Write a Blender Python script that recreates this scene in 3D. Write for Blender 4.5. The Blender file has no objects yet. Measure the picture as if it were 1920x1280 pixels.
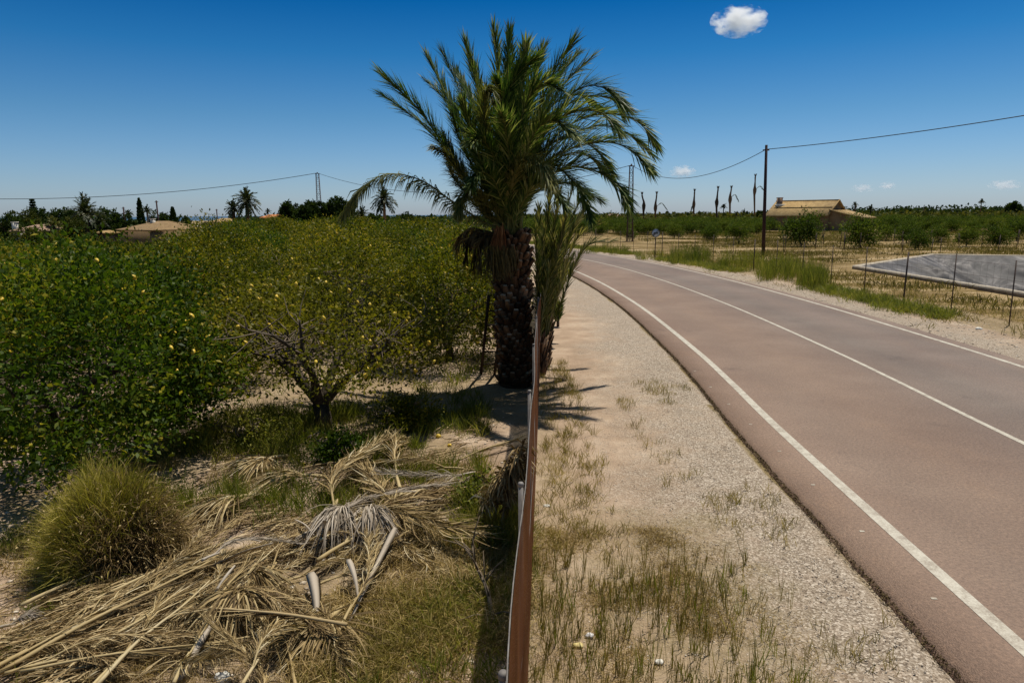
import bpy, math, random
import numpy as np
from mathutils import Matrix, Vector

random.seed(7)
RS = np.random.RandomState(11)
S = bpy.context.scene
COL = S.collection
R = math.radians

# ------------------------------------------------------------------ camera
EYE = Vector((0.0, 0.0, 3.5))
cam_d = bpy.data.cameras.new('camera')
cam_d.sensor_width = 36.0
cam_d.lens = 24.0
cam_d.clip_start = 0.05
cam_d.clip_end = 200000.0
cam = bpy.data.objects.new('camera', cam_d)
COL.objects.link(cam)
CM = Matrix.Translation(EYE) @ Matrix.Rotation(R(90.0 - 10.53), 4, 'X') @ Matrix.Rotation(R(-0.36), 4, 'Z')
cam.matrix_world = CM
S.camera = cam
ROT = np.array(CM.to_3x3())
EY = np.array(EYE)

# ------------------------------------------------------------------ sky and sun
SUN_EL, SUN_AZ = R(69.0), math.atan2(0.66, 0.75)      # azimuth measured from +Y towards +X
w = bpy.data.worlds.new('World')
S.world = w
w.use_nodes = True
nt = w.node_tree
for n in list(nt.nodes):
    nt.nodes.remove(n)
wo = nt.nodes.new('ShaderNodeOutputWorld')
bg = nt.nodes.new('ShaderNodeBackground')
sky = nt.nodes.new('ShaderNodeTexSky')
sky.sky_type = 'NISHITA'
sky.sun_disc = False
sky.sun_elevation = SUN_EL
sky.sun_rotation = SUN_AZ
sky.altitude = 100.0
sky.air_density = 1.0
sky.dust_density = 0.6
sky.ozone_density = 2.5
tc = nt.nodes.new('ShaderNodeTexCoord')
sx = nt.nodes.new('ShaderNodeSeparateXYZ')
ramp = nt.nodes.new('ShaderNodeValToRGB')
mixm = nt.nodes.new('ShaderNodeMix')
mixm.data_type = 'RGBA'
mixm.blend_type = 'MULTIPLY'
mixm.inputs[0].default_value = 1.0
nt.links.new(tc.outputs['Generated'], sx.inputs[0])
nt.links.new(sx.outputs['Z'], ramp.inputs[0])
el = ramp.color_ramp.elements
SKYR = [(0.0, (0.46, 0.56, 0.80)), (0.045, (0.37, 0.49, 0.68)), (0.13, (0.20, 0.39, 0.55)), (0.21, (0.06, 0.30, 0.50)), (0.28, (0.004, 0.21, 0.43)), (0.5, (0.30, 0.38, 0.36))]
el[0].position, el[0].color = SKYR[0][0], SKYR[0][1] + (1,)
el[1].position, el[1].color = SKYR[1][0], SKYR[1][1] + (1,)
for p, c in SKYR[2:]:
    e = el.new(p)
    e.color = c + (1,)
nt.links.new(sky.outputs[0], mixm.inputs[6])
nt.links.new(ramp.outputs[0], mixm.inputs[7])
nt.links.new(mixm.outputs[2], bg.inputs[0])
nt.links.new(bg.outputs[0], wo.inputs[0])
bg.inputs[1].default_value = 0.12

sun_d = bpy.data.lights.new('sun', 'SUN')
sun_d.energy = 3.9
sun_d.angle = R(0.5)
sun_d.color = (1.0, 0.94, 0.83)
sun = bpy.data.objects.new('sun', sun_d)
COL.objects.link(sun)
sdir = Vector((math.sin(SUN_AZ) * math.cos(SUN_EL), math.cos(SUN_AZ) * math.cos(SUN_EL), math.sin(SUN_EL)))
sun.rotation_euler = sdir.to_track_quat('Z', 'Y').to_euler()

S.view_settings.view_transform = 'Standard'
S.view_settings.look = 'None'
S.view_settings.exposure = 0.35
S.view_settings.gamma = 1.0
S.view_settings.use_curve_mapping = False
S.render.engine = 'CYCLES'
S.cycles.max_bounces = 9
S.cycles.diffuse_bounces = 2
S.cycles.glossy_bounces = 2
S.cycles.transmission_bounces = 3
S.cycles.transparent_max_bounces = 6
S.cycles.volume_bounces = 8
S.cycles.caustics_reflective = False
S.cycles.caustics_refractive = False

# ------------------------------------------------------------------ helpers
def ray(px, py):
    """direction of the line of sight through a photo pixel (1920 x 1280)"""
    return ROT @ np.array([(px - 960.0) / 1280.0, (640.0 - py) / 1280.0, -1.0])

def G(px, py, z=0.0):
    d = ray(px, py)
    return EY + d * ((z - EY[2]) / d[2])

def D(px, py, Y):
    d = ray(px, py)
    return EY + d * ((Y - EY[1]) / d[1])

def _h(ix, iy, s):
    n = (ix.astype(np.int64) * 374761393 + iy.astype(np.int64) * 668265263 + s * 974634777) & 0x7fffffff
    n = ((n ^ (n >> 13)) * 1274126177) & 0x7fffffff
    n = n ^ (n >> 16)
    return (n & 0xffff) / 65535.0

def vn(x, y, s=0):
    x = np.asarray(x, float); y = np.asarray(y, float)
    ix = np.floor(x); iy = np.floor(y)
    fx = x - ix; fy = y - iy
    fx = fx * fx * (3 - 2 * fx); fy = fy * fy * (3 - 2 * fy)
    a = _h(ix, iy, s); b = _h(ix + 1, iy, s); c = _h(ix, iy + 1, s); d = _h(ix + 1, iy + 1, s)
    return (a + (b - a) * fx) * (1 - fy) + (c + (d - c) * fx) * fy

def fbm(x, y, s=0, o=4):
    t = 0; a = 0.5; k = 1.0
    for i in range(o):
        t = t + a * vn(x * k, y * k, s + i * 17); a *= 0.5; k *= 2.03
    return t / (1 - 0.5 ** o)

def sstep(a, b, x):
    t = np.clip((np.asarray(x, float) - a) / (b - a), 0, 1)
    return t * t * (3 - 2 * t)

def tag(o, label=None, cat=None, group=None, kind=None):
    if label: o['label'] = label
    if cat: o['category'] = cat
    if group: o['group'] = group
    if kind: o['kind'] = kind
    return o

def empty(name, loc, label=None, cat=None, group=None):
    o = bpy.data.objects.new(name, None)
    o.empty_display_size = 0.2
    o.location = Vector(loc)
    COL.objects.link(o)
    return tag(o, label, cat, group)

def copy_tree(o, parent=None):
    c = o.copy()
    COL.objects.link(c)
    if parent is not None:
        c.parent = parent
    for ch in list(o.children):
        copy_tree(ch, c)
    return c

class MB:
    """collects vertices and faces, builds ONE mesh object"""
    def __init__(s):
        s.V = []; s.F = {3: [], 4: []}; s.M = {3: [], 4: []}; s.A = {3: [], 4: []}; s.n = 0
    def add(s, v, f, mat=0, rnd=None):
        v = np.asarray(v, float).reshape(-1, 3)
        f = np.asarray(f, np.int64)
        if len(f) == 0: return
        k = f.shape[1]
        s.V.append(v); s.F[k].append(f + s.n)
        s.M[k].append(np.full(len(f), mat, np.int32))
        if rnd is None: rnd = np.full(len(f), random.random())
        elif np.isscalar(rnd): rnd = np.full(len(f), rnd)
        s.A[k].append(np.asarray(rnd, float))
        s.n += len(v)
    def add2(s, v, f4, f3, mat=0, r4=None, r3=None):
        base = s.n
        s.add(v, f4, mat, r4)
        f3 = np.asarray(f3, np.int64) + base
        s.F[3].append(f3); s.M[3].append(np.full(len(f3), mat, np.int32)); s.A[3].append(np.asarray(r3, float))
    def box(s, c, size, rot=None, mat=0, rnd=None, taper=1.0):
        x, y, z = [q / 2 for q in size]
        v = np.array([[-x, -y, -z], [x, -y, -z], [x, y, -z], [-x, y, -z], [-x * taper, -y * taper, z], [x * taper, -y * taper, z], [x * taper, y * taper, z], [-x * taper, y * taper, z]])
        if rot is not None: v = v @ np.array(rot).T
        s.add(v + np.array(c), [[0, 3, 2, 1], [4, 5, 6, 7], [0, 1, 5, 4], [1, 2, 6, 5], [2, 3, 7, 6], [3, 0, 4, 7]], mat, rnd)
    def tube(s, pts, rad, n=8, mat=0, rnd=None, cap=True, jit=0.0):
        pts = np.asarray(pts, float); m = len(pts)
        rad = np.full(m, rad) if np.isscalar(rad) else np.asarray(rad, float)
        T = np.gradient(pts, axis=0); T /= np.linalg.norm(T, axis=1)[:, None] + 1e-12
        ref = np.array([0, 0, 1.0]) if abs(T[0][2]) < 0.9 else np.array([1.0, 0, 0])
        U = np.cross(T, ref); U /= np.linalg.norm(U, axis=1)[:, None] + 1e-12
        W = np.cross(T, U)
        a = np.arange(n) * 2 * math.pi / n
        rr = rad[:, None] * (1 + jit * (RS.rand(m, n) - 0.5))
        v = pts[:, None, :] + rr[:, :, None] * (np.cos(a)[None, :, None] * U[:, None, :] + np.sin(a)[None, :, None] * W[:, None, :])
        f = []
        for i in range(m - 1):
            for j in range(n):
                f.append([i * n + j, i * n + (j + 1) % n, (i + 1) * n + (j + 1) % n, (i + 1) * n + j])
        v = v.reshape(-1, 3)
        r = random.random() if rnd is None else rnd
        if cap:
            v = np.vstack([v, pts[0], pts[-1]])
            f3 = [[m * n, (j + 1) % n, j] for j in range(n)] + [[m * n + 1, (m - 1) * n + j, (m - 1) * n + (j + 1) % n] for j in range(n)]
            s.add2(v, f, f3, mat, np.full(len(f), r), np.full(len(f3), r))
        else:
            s.add(v, f, mat, r)
    def build(s, name, mats, parent=None, origin=(0, 0, 0), smooth=False, loc=None):
        """origin: the world point the mesh is measured from (and, without a parent, where the object stands)"""
        o_ = np.array(origin, float)
        V = np.vstack(s.V) - o_
        me = bpy.data.meshes.new(name)
        loops = []; starts = []; mats_i = []; att = []; k0 = 0
        for k in (3, 4):
            if s.F[k]:
                f = np.vstack(s.F[k]); loops.append(f.ravel())
                starts.append(k0 + np.arange(len(f)) * k); k0 += len(f) * k
                mats_i.append(np.concatenate(s.M[k])); att.append(np.concatenate(s.A[k]))
        loops = np.concatenate(loops); starts = np.concatenate(starts)
        me.vertices.add(len(V)); me.vertices.foreach_set('co', V.astype(np.float32).ravel())
        me.loops.add(len(loops)); me.loops.foreach_set('vertex_index', loops.astype(np.int32))
        me.polygons.add(len(starts)); me.polygons.foreach_set('loop_start', starts.astype(np.int32))
        me.polygons.foreach_set('material_index', np.concatenate(mats_i).astype(np.int32))
        me.update(calc_edges=True)
        a = me.attributes.new('rnd', 'FLOAT', 'FACE'); a.data.foreach_set('value', np.concatenate(att).astype(np.float32))
        if smooth: me.polygons.foreach_set('use_smooth', np.ones(len(starts), bool))
        me.validate()
        for m in (mats if isinstance(mats, (list, tuple)) else [mats]): me.materials.append(m)
        o = bpy.data.objects.new(name, me)
        COL.objects.link(o)
        if parent is not None: o.parent = parent
        else: o.location = Vector(o_)
        if loc is not None: o.location = Vector(loc)
        return o

def unit(v):
    return v / (np.linalg.norm(v, axis=-1, keepdims=True) + 1e-12)

def leaves(mb, P, Dr, L, W, mat=0, rnd=None, fold=0.25):
    """leaf-shaped folded quads, one per row of P"""
    n = len(P)
    Dr = unit(Dr)
    up = unit(RS.randn(n, 3) + np.array([0, 0, 0.9]))
    Sd = unit(np.cross(Dr, up)); N = np.cross(Sd, Dr)
    L = np.broadcast_to(L, (n,))[:, None]; W = np.broadcast_to(W, (n,))[:, None]
    a = P
    b = P + Dr * L * 0.45 + Sd * W * 0.5 + N * W * fold
    c = P + Dr * L
    d = P + Dr * L * 0.45 - Sd * W * 0.5 + N * W * fold
    V = np.stack([a, b, c, d], 1).reshape(-1, 3)
    i = np.arange(n)[:, None] * 4
    if rnd is None: rnd = RS.rand(n)
    mb.add(V, i + np.array([[0, 1, 2, 3]]), mat, rnd)

def blades(mb, P, Dr, L, W, mat=0, rnd=None, droop=0.3, side=None):
    """long narrow blades: a quad and a pointed end that droops"""
    n = len(P); Dr = unit(Dr)
    if side is None:
        side = unit(np.cross(Dr, unit(RS.randn(n, 3))))
    L = np.broadcast_to(L, (n,))[:, None]; W = np.broadcast_to(W, (n,))[:, None]
    g = np.array([0, 0, -1.0])
    d2 = unit(Dr + g * np.broadcast_to(droop, (n,))[:, None])
    m = P + Dr * L * 0.5
    t = m + d2 * L * 0.5
    V = np.stack([P - side * W * 0.35, P + side * W * 0.35, m + side * W * 0.5, m - side * W * 0.5, t], 1).reshape(-1, 3)
    i = np.arange(n)[:, None] * 5
    if rnd is None: rnd = RS.rand(n)
    if n: mb.add2(V, i + np.array([[0, 1, 2, 3]]), i + np.array([[3, 2, 4]]), mat, rnd, rnd)

def ribbons(mb, P0, P1, P2, W, K=4, mat=0, rnd=None, side=None):
    """narrow curved blades along quadratic curves"""
    n = len(P0)
    if n == 0: return
    t = np.linspace(0, 1, K + 1)[None, :, None]
    C = (1 - t) ** 2 * P0[:, None] + 2 * t * (1 - t) * P1[:, None] + t ** 2 * P2[:, None]
    if side is None: side = unit(np.cross(unit(P2 - P0), unit(RS.randn(n, 3) + np.array([0, 0, 1.0]))))
    W = np.broadcast_to(W, (n,))[:, None, None]
    pr = np.maximum((0.55 + 0.45 * np.sin(np.pi * np.linspace(0, 1, K + 1))) * (1 - np.linspace(0, 1, K + 1) ** 3), 0.04)[None, :, None]
    o = side[:, None] * W * pr * 0.5
    V = np.stack([C - o, C + o], 2).reshape(-1, 3)
    k = np.arange(K) * 2
    f = np.stack([k, k + 1, k + 3, k + 2], 1)
    F = (np.arange(n)[:, None, None] * (2 * (K + 1)) + f[None]).reshape(-1, 4)
    if rnd is None: rnd = RS.rand(n)
    mb.add(V, F, mat, np.repeat(rnd, K))

def spline(pts, n):
    """smooth curve through a few points, evenly parametrised"""
    p = np.asarray(pts, float)
    p = np.vstack([2 * p[0] - p[1], p, 2 * p[-1] - p[-2]])
    m = len(p) - 3
    out = []
    for u in np.linspace(0, m - 1e-9, n * 3):
        i = int(u); t = u - i
        a, b, c, d = p[i], p[i + 1], p[i + 2], p[i + 3]
        out.append(0.5 * ((2 * b) + (c - a) * t + (2 * a - 5 * b + 4 * c - d) * t * t + (3 * b - a - 3 * c + d) * t ** 3))
    out = np.array(out)
    s = np.r_[0, np.cumsum(np.linalg.norm(np.diff(out, axis=0), axis=1))]
    q = np.linspace(0, s[-1], n)
    return np.stack([np.interp(q, s, out[:, k]) for k in range(3)], 1)

# ------------------------------------------------------------------ materials
def mat_new(name):
    m = bpy.data.materials.new(name); m.use_nodes = True
    t = m.node_tree
    for n in list(t.nodes): t.nodes.remove(n)
    o = t.nodes.new('ShaderNodeOutputMaterial')
    return m, t, o

def N(t, typ, **kw):
    n = t.nodes.new('ShaderNode' + typ)
    for k, v in kw.items():
        if k.startswith('i_'):
            key = k[2:]
            n.inputs[int(key) if key.isdigit() else key.replace('_', ' ')].default_value = v
        else: setattr(n, k, v)
    return n

def rampnode(t, stops):
    r = t.nodes.new('ShaderNodeValToRGB'); e = r.color_ramp.elements
    e[0].position, e[0].color = stops[0][0], tuple(stops[0][1]) + (1,)
    e[1].position, e[1].color = stops[-1][0], tuple(stops[-1][1]) + (1,)
    for p, c in stops[1:-1]:
        k = e.new(p); k.color = tuple(c) + (1,)
    return r

def leaf_mat(name, stops, transl=0.35, rough=0.5, spec=0.3, clump=0.0, clump_scale=1.0, tcol=1.6):
    """colour from the per-leaf value plus slow variation through the plant"""
    m, t, o = mat_new(name)
    at = N(t, 'Attribute', attribute_name='rnd')
    r = rampnode(t, stops)
    fac = at.outputs['Fac']
    if clump > 0:
        tcn = N(t, 'TexCoord'); oi = N(t, 'ObjectInfo')
        ad = N(t, 'VectorMath', operation='ADD')
        t.links.new(tcn.outputs['Object'], ad.inputs[0]); t.links.new(oi.outputs['Location'], ad.inputs[1])
        nz = N(t, 'TexNoise', i_Scale=clump_scale, i_Detail=2.0)
        t.links.new(ad.outputs[0], nz.inputs['Vector'])
        m1 = N(t, 'Math', operation='SUBTRACT'); m1.inputs[1].default_value = 0.5
        t.links.new(nz.outputs[0], m1.inputs[0])
        m2 = N(t, 'Math', operation='MULTIPLY_ADD'); m2.inputs[1].default_value = clump * 2.5
        t.links.new(m1.outputs[0], m2.inputs[0]); t.links.new(fac, m2.inputs[2])
        m3 = N(t, 'Math', operation='MULTIPLY_ADD'); m3.inputs[1].default_value = 0.25
        m4 = N(t, 'Math', operation='SUBTRACT'); m4.inputs[1].default_value = 0.5
        t.links.new(oi.outputs['Random'], m4.inputs[0]); t.links.new(m4.outputs[0], m3.inputs[0]); t.links.new(m2.outputs[0], m3.inputs[2])
        fac = m3.outputs[0]
    t.links.new(fac, r.inputs[0])
    p = N(t, 'BsdfPrincipled'); p.inputs['Roughness'].default_value = rough
    p.inputs['Specular IOR Level'].default_value = spec
    t.links.new(r.outputs[0], p.inputs['Base Color'])
    if transl > 0:
        tr = N(t, 'BsdfTranslucent'); mx = N(t, 'MixShader'); mx.inputs[0].default_value = transl
        mu = N(t, 'VectorMath', operation='MULTIPLY'); mu.inputs[1].default_value = (tcol, tcol * 1.05, tcol * 0.5)
        t.links.new(r.outputs[0], mu.inputs[0]); t.links.new(mu.outputs[0], tr.inputs[0])
        t.links.new(p.outputs[0], mx.inputs[1]); t.links.new(tr.outputs[0], mx.inputs[2]); t.links.new(mx.outputs[0], o.inputs[0])
    else: t.links.new(p.outputs[0], o.inputs[0])
    return m

def noisy_mat(name, c1, c2, scale=5.0, rough=0.8, bump=0.2, bscale=30.0, spec=0.3, metal=0.0, stretch=(1, 1, 1), c3=None, detail=6.0, bdist=0.02):
    m, t, o = mat_new(name)
    tcn = N(t, 'TexCoord'); mp = N(t, 'Mapping'); mp.inputs['Scale'].default_value = stretch
    t.links.new(tcn.outputs['Object'], mp.inputs[0])
    nz = N(t, 'TexNoise', i_Scale=scale, i_Detail=detail, i_Roughness=0.65)
    t.links.new(mp.outputs[0], nz.inputs['Vector'])
    st = [(0.3, c1), (0.7, c2)] if c3 is None else [(0.25, c1), (0.5, c2), (0.75, c3)]
    r = rampnode(t, st); t.links.new(nz.outputs[0], r.inputs[0])
    p = N(t, 'BsdfPrincipled'); p.inputs['Roughness'].default_value = rough; p.inputs['Metallic'].default_value = metal
    p.inputs['Specular IOR Level'].default_value = spec
    t.links.new(r.outputs[0], p.inputs['Base Color'])
    if bump > 0:
        n2 = N(t, 'TexNoise', i_Scale=bscale, i_Detail=4.0); t.links.new(mp.outputs[0], n2.inputs['Vector'])
        b = N(t, 'Bump'); b.inputs['Strength'].default_value = bump; b.inputs['Distance'].default_value = bdist
        t.links.new(n2.outputs[0], b.inputs['Height']); t.links.new(b.outputs[0], p.inputs['Normal'])
    t.links.new(p.outputs[0], o.inputs[0])
    return m

def rnd_mat(name, stops, rough=0.8, spec=0.2, bump=0.0, bscale=40, transl=0.0):
    m = leaf_mat(name, stops, transl, rough, spec)
    return m

M = {}
M['lemon_leaf'] = leaf_mat('lemon_leaf', [(0.0, (0.015, 0.032, 0.003)), (0.35, (0.034, 0.064, 0.005)), (0.65, (0.068, 0.106, 0.007)), (0.88, (0.16, 0.165, 0.012)), (1.0, (0.30, 0.25, 0.03))], 0.35, 0.5, 0.12, 0.55, 0.5)
M['lemon_leaf_yellow'] = leaf_mat('lemon_leaf_yellow', [(0.0, (0.045, 0.048, 0.006)), (0.35, (0.11, 0.108, 0.010)), (0.7, (0.20, 0.17, 0.014)), (1.0, (0.36, 0.26, 0.03))], 0.35, 0.5, 0.12, 0.3, 0.8)
M['lemon_leaf_olive'] = leaf_mat('lemon_leaf_olive', [(0.0, (0.024, 0.036, 0.003)), (0.4, (0.078, 0.088, 0.006)), (0.75, (0.155, 0.14, 0.010)), (1.0, (0.32, 0.23, 0.025))], 0.35, 0.5, 0.12, 0.55, 0.6)
M['bark'] = noisy_mat('bark', (0.035, 0.027, 0.02), (0.11, 0.085, 0.06), 14, 0.9, 0.6, 50, 0.2, stretch=(1, 1, 0.3))
M['twig'] = noisy_mat('twig', (0.10, 0.075, 0.05), (0.22, 0.17, 0.12), 20, 0.85, 0.2, 60, 0.2)
M['lemon'] = noisy_mat('lemon', (0.62, 0.40, 0.03), (0.72, 0.52, 0.06), 9, 0.45, 0.1, 60, 0.4)
M['palm_leaf'] = leaf_mat('palm_leaf', [(0.0, (0.018, 0.042, 0.009)), (0.45, (0.050, 0.095, 0.016)), (0.8, (0.13, 0.17, 0.035)), (1.0, (0.36, 0.36, 0.14))], 0.25, 0.5, 0.18, 0.25, 1.2)
M['palm_leaf_pale'] = leaf_mat('palm_leaf_pale', [(0.0, (0.05, 0.065, 0.015)), (0.5, (0.12, 0.125, 0.03)), (1.0, (0.26, 0.23, 0.08))], 0.25, 0.55, 0.22, 0.15, 1.5)
M['palm_leaf_mid'] = leaf_mat('palm_leaf_mid', [(0.0, (0.022, 0.036, 0.008)), (0.5, (0.065, 0.085, 0.015)), (1.0, (0.30, 0.25, 0.09))], 0.35, 0.5, 0.2, 0.15, 1.5)
M['palm_leaf_far'] = leaf_mat('palm_leaf_far', [(0.0, (0.014, 0.026, 0.010)), (0.6, (0.035, 0.050, 0.014)), (1.0, (0.09, 0.09, 0.025))], 0.2, 0.5, 0.3)
M['dead_leaf'] = leaf_mat('dead_leaf', [(0.0, (0.03, 0.018, 0.009)), (0.5, (0.08, 0.05, 0.02)), (1.0, (0.2, 0.13, 0.055))], 0.2, 0.8, 0.1)
M['straw'] = leaf_mat('straw', [(0.0, (0.09, 0.058, 0.024)), (0.3, (0.22, 0.15, 0.065)), (0.65, (0.39, 0.28, 0.125)), (0.9, (0.52, 0.41, 0.22)), (1.0, (0.62, 0.53, 0.36))], 0.12, 0.65, 0.25, 0.25, 0.9, tcol=1.0)
M['straw_brown'] = leaf_mat('straw_brown', [(0.0, (0.07, 0.042, 0.018)), (0.5, (0.24, 0.16, 0.07)), (1.0, (0.52, 0.40, 0.22))], 0.08, 0.7, 0.15, 0.25, 0.9, tcol=1.0)
M['straw_grey'] = leaf_mat('straw_grey', [(0.0, (0.15, 0.115, 0.08)), (0.5, (0.32, 0.26, 0.195)), (1.0, (0.48, 0.41, 0.33))], 0.08, 0.6, 0.3, 0.2, 1.1, tcol=1.0)
M['boot'] = leaf_mat('boot', [(0.0, (0.035, 0.020, 0.012)), (0.5, (0.12, 0.065, 0.034)), (0.85, (0.27, 0.155, 0.08)), (1.0, (0.50, 0.34, 0.21))], 0.0, 0.85, 0.15)
M['fibre'] = leaf_mat('fibre', [(0.0, (0.09, 0.03, 0.012)), (0.6, (0.26, 0.10, 0.035)), (1.0, (0.42, 0.20, 0.08))], 0.1, 0.8, 0.1)
M['date_strand'] = rnd_mat('date_strand', [(0, (0.05, 0.035, 0.01)), (1, (0.16, 0.11, 0.03))], 0.6)
M['grass_green'] = leaf_mat('grass_green', [(0.0, (0.055, 0.075, 0.010)), (0.5, (0.14, 0.155, 0.022)), (1.0, (0.34, 0.29, 0.075))], 0.35, 0.6, 0.2, 0.4, 0.7)
M['grass_dry'] = leaf_mat('grass_dry', [(0.0, (0.18, 0.12, 0.04)), (0.5, (0.38, 0.27, 0.11)), (1.0, (0.60, 0.47, 0.26))], 0.25, 0.7, 0.15, 0.3, 1.1, tcol=1.1)
M['grass_olive'] = leaf_mat('grass_olive', [(0.0, (0.12, 0.10, 0.02)), (0.5, (0.26, 0.21, 0.05)), (1.0, (0.48, 0.36, 0.14))], 0.25, 0.7, 0.15, 0.4, 0.9, tcol=1.1)
M['bush_blade'] = leaf_mat('bush_blade', [(0.0, (0.13, 0.13, 0.02)), (0.45, (0.36, 0.31, 0.055)), (0.8, (0.55, 0.43, 0.14)), (1.0, (0.68, 0.58, 0.32))], 0.35, 0.6, 0.2, 0.0, 1.0, tcol=1.3)
M['bush_brown'] = leaf_mat('bush_brown', [(0.0, (0.08, 0.05, 0.022)), (0.6, (0.25, 0.17, 0.075)), (1.0, (0.55, 0.43, 0.22))], 0.2, 0.7, 0.15)
M['far_leaf'] = leaf_mat('far_leaf', [(0.0, (0.012, 0.024, 0.006)), (0.5, (0.026, 0.046, 0.009)), (1.0, (0.060, 0.080, 0.016))], 0.2, 0.7, 0.06, 0.3, 0.3)
M['far_leaf_olive'] = leaf_mat('far_leaf_olive', [(0.0, (0.022, 0.032, 0.008)), (0.5, (0.050, 0.062, 0.012)), (1.0, (0.11, 0.105, 0.022))], 0.2, 0.7, 0.06, 0.3, 0.3)
M['field_weed'] = leaf_mat('field_weed', [(0.0, (0.07, 0.06, 0.015)), (0.5, (0.15, 0.125, 0.03)), (1.0, (0.30, 0.22, 0.08))], 0.2, 0.8, 0.1, 0.4, 0.2)
M['edge_dirt'] = leaf_mat('edge_dirt', [(0.0, (0.03, 0.022, 0.012)), (0.7, (0.09, 0.065, 0.03)), (1.0, (0.24, 0.18, 0.09))], 0.0, 0.9, 0.1)
M['young_leaf'] = leaf_mat('young_leaf', [(0.0, (0.025, 0.045, 0.008)), (0.5, (0.060, 0.090, 0.012)), (1.0, (0.14, 0.15, 0.025))], 0.3, 0.7, 0.06, 0.3, 0.3)
M['galv'] = noisy_mat('galv', (0.14, 0.12, 0.11), (0.24, 0.22, 0.20), 12, 0.7, 0.05, 50, 0.3, 0.2)
M['post_dark'] = noisy_mat('post_dark', (0.04, 0.028, 0.022), (0.12, 0.08, 0.06), 12, 0.7, 0.1, 50, 0.3)
M['wood_dark'] = noisy_mat('wood_dark', (0.012, 0.008, 0.006), (0.045, 0.028, 0.018), 10, 0.85, 0.3, 40, 0.2, stretch=(1, 1, 0.2))
M['pole'] = noisy_mat('pole', (0.028, 0.012, 0.012), (0.06, 0.03, 0.028), 8, 0.8, 0.2, 30, 0.2, stretch=(1, 1, 0.2))
M['rust'] = noisy_mat('rust', (0.05, 0.03, 0.03), (0.13, 0.08, 0.07), 6, 0.8, 0.1, 40, 0.3)
M['cable'] = noisy_mat('cable', (0.01, 0.01, 0.012), (0.03, 0.03, 0.03), 5, 0.6, 0.0)
M['shaded_bank'] = noisy_mat('shaded_bank', (0.14, 0.10, 0.06), (0.27, 0.20, 0.12), 3, 0.9, 0.5, 12, 0.1)  # pond's outer side, its brown darkened for the shade below the coping
M['concrete'] = noisy_mat('concrete', (0.32, 0.26, 0.19), (0.52, 0.46, 0.37), 3, 0.85, 0.3, 20, 0.2)
M['white_stone'] = noisy_mat('white_stone', (0.55, 0.52, 0.45), (0.80, 0.78, 0.72), 20, 0.8, 0.5, 30, 0.2)
M['plaster_ochre'] = noisy_mat('plaster_ochre', (0.17, 0.11, 0.055), (0.30, 0.21, 0.115), 0.5, 0.9, 0.2, 8, 0.2)
M['plaster_white'] = noisy_mat('plaster_white', (0.50, 0.46, 0.40), (0.72, 0.69, 0.62), 0.6, 0.9, 0.1, 8, 0.2)
M['window_dark'] = noisy_mat('window_dark', (0.012, 0.012, 0.014), (0.03, 0.03, 0.035), 2, 0.3, 0.0)

def tile_mat(name, c1, c2, c3):
    m, t, o = mat_new(name)
    tcn = N(t, 'TexCoord')
    wv = N(t, 'TexWave', wave_type='BANDS', bands_direction='X', i_Scale=2.2, i_Distortion=1.2)
    t.links.new(tcn.outputs['Object'], wv.inputs['Vector'])
    nz = N(t, 'TexNoise', i_Scale=1.2, i_Detail=8.0, i_Roughness=0.8); t.links.new(tcn.outputs['Object'], nz.inputs['Vector'])
    r = rampnode(t, [(0.3, c1), (0.5, c2), (0.7, c3)]); t.links.new(nz.outputs[0], r.inputs[0])
    mx = N(t, 'Mix', data_type='RGBA', blend_type='MULTIPLY'); mx.inputs[0].default_value = 0.2
    t.links.new(r.outputs[0], mx.inputs[6]); t.links.new(wv.outputs[0], mx.inputs[7])
    p = N(t, 'BsdfPrincipled'); p.inputs['Roughness'].default_value = 0.85
    b = N(t, 'Bump'); b.inputs['Strength'].default_value = 0.8; b.inputs['Distance'].default_value = 0.08
    t.links.new(wv.outputs[0], b.inputs['Height']); t.links.new(b.outputs[0], p.inputs['Normal'])
    t.links.new(mx.outputs[2], p.inputs['Base Color']); t.links.new(p.outputs[0], o.inputs[0])
    return m
M['tile_ochre'] = tile_mat('tile_ochre', (0.20, 0.12, 0.040), (0.43, 0.275, 0.095), (0.58, 0.41, 0.18))
M['tile_brown'] = tile_mat('tile_brown', (0.15, 0.09, 0.035), (0.30, 0.185, 0.075), (0.40, 0.27, 0.12))
M['tile_pink'] = tile_mat('tile_pink', (0.25, 0.14, 0.09), (0.38, 0.24, 0.16), (0.46, 0.33, 0.22))
M['tile_orange'] = tile_mat('tile_orange', (0.45, 0.12, 0.03), (0.60, 0.20, 0.05), (0.62, 0.30, 0.12))

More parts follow.
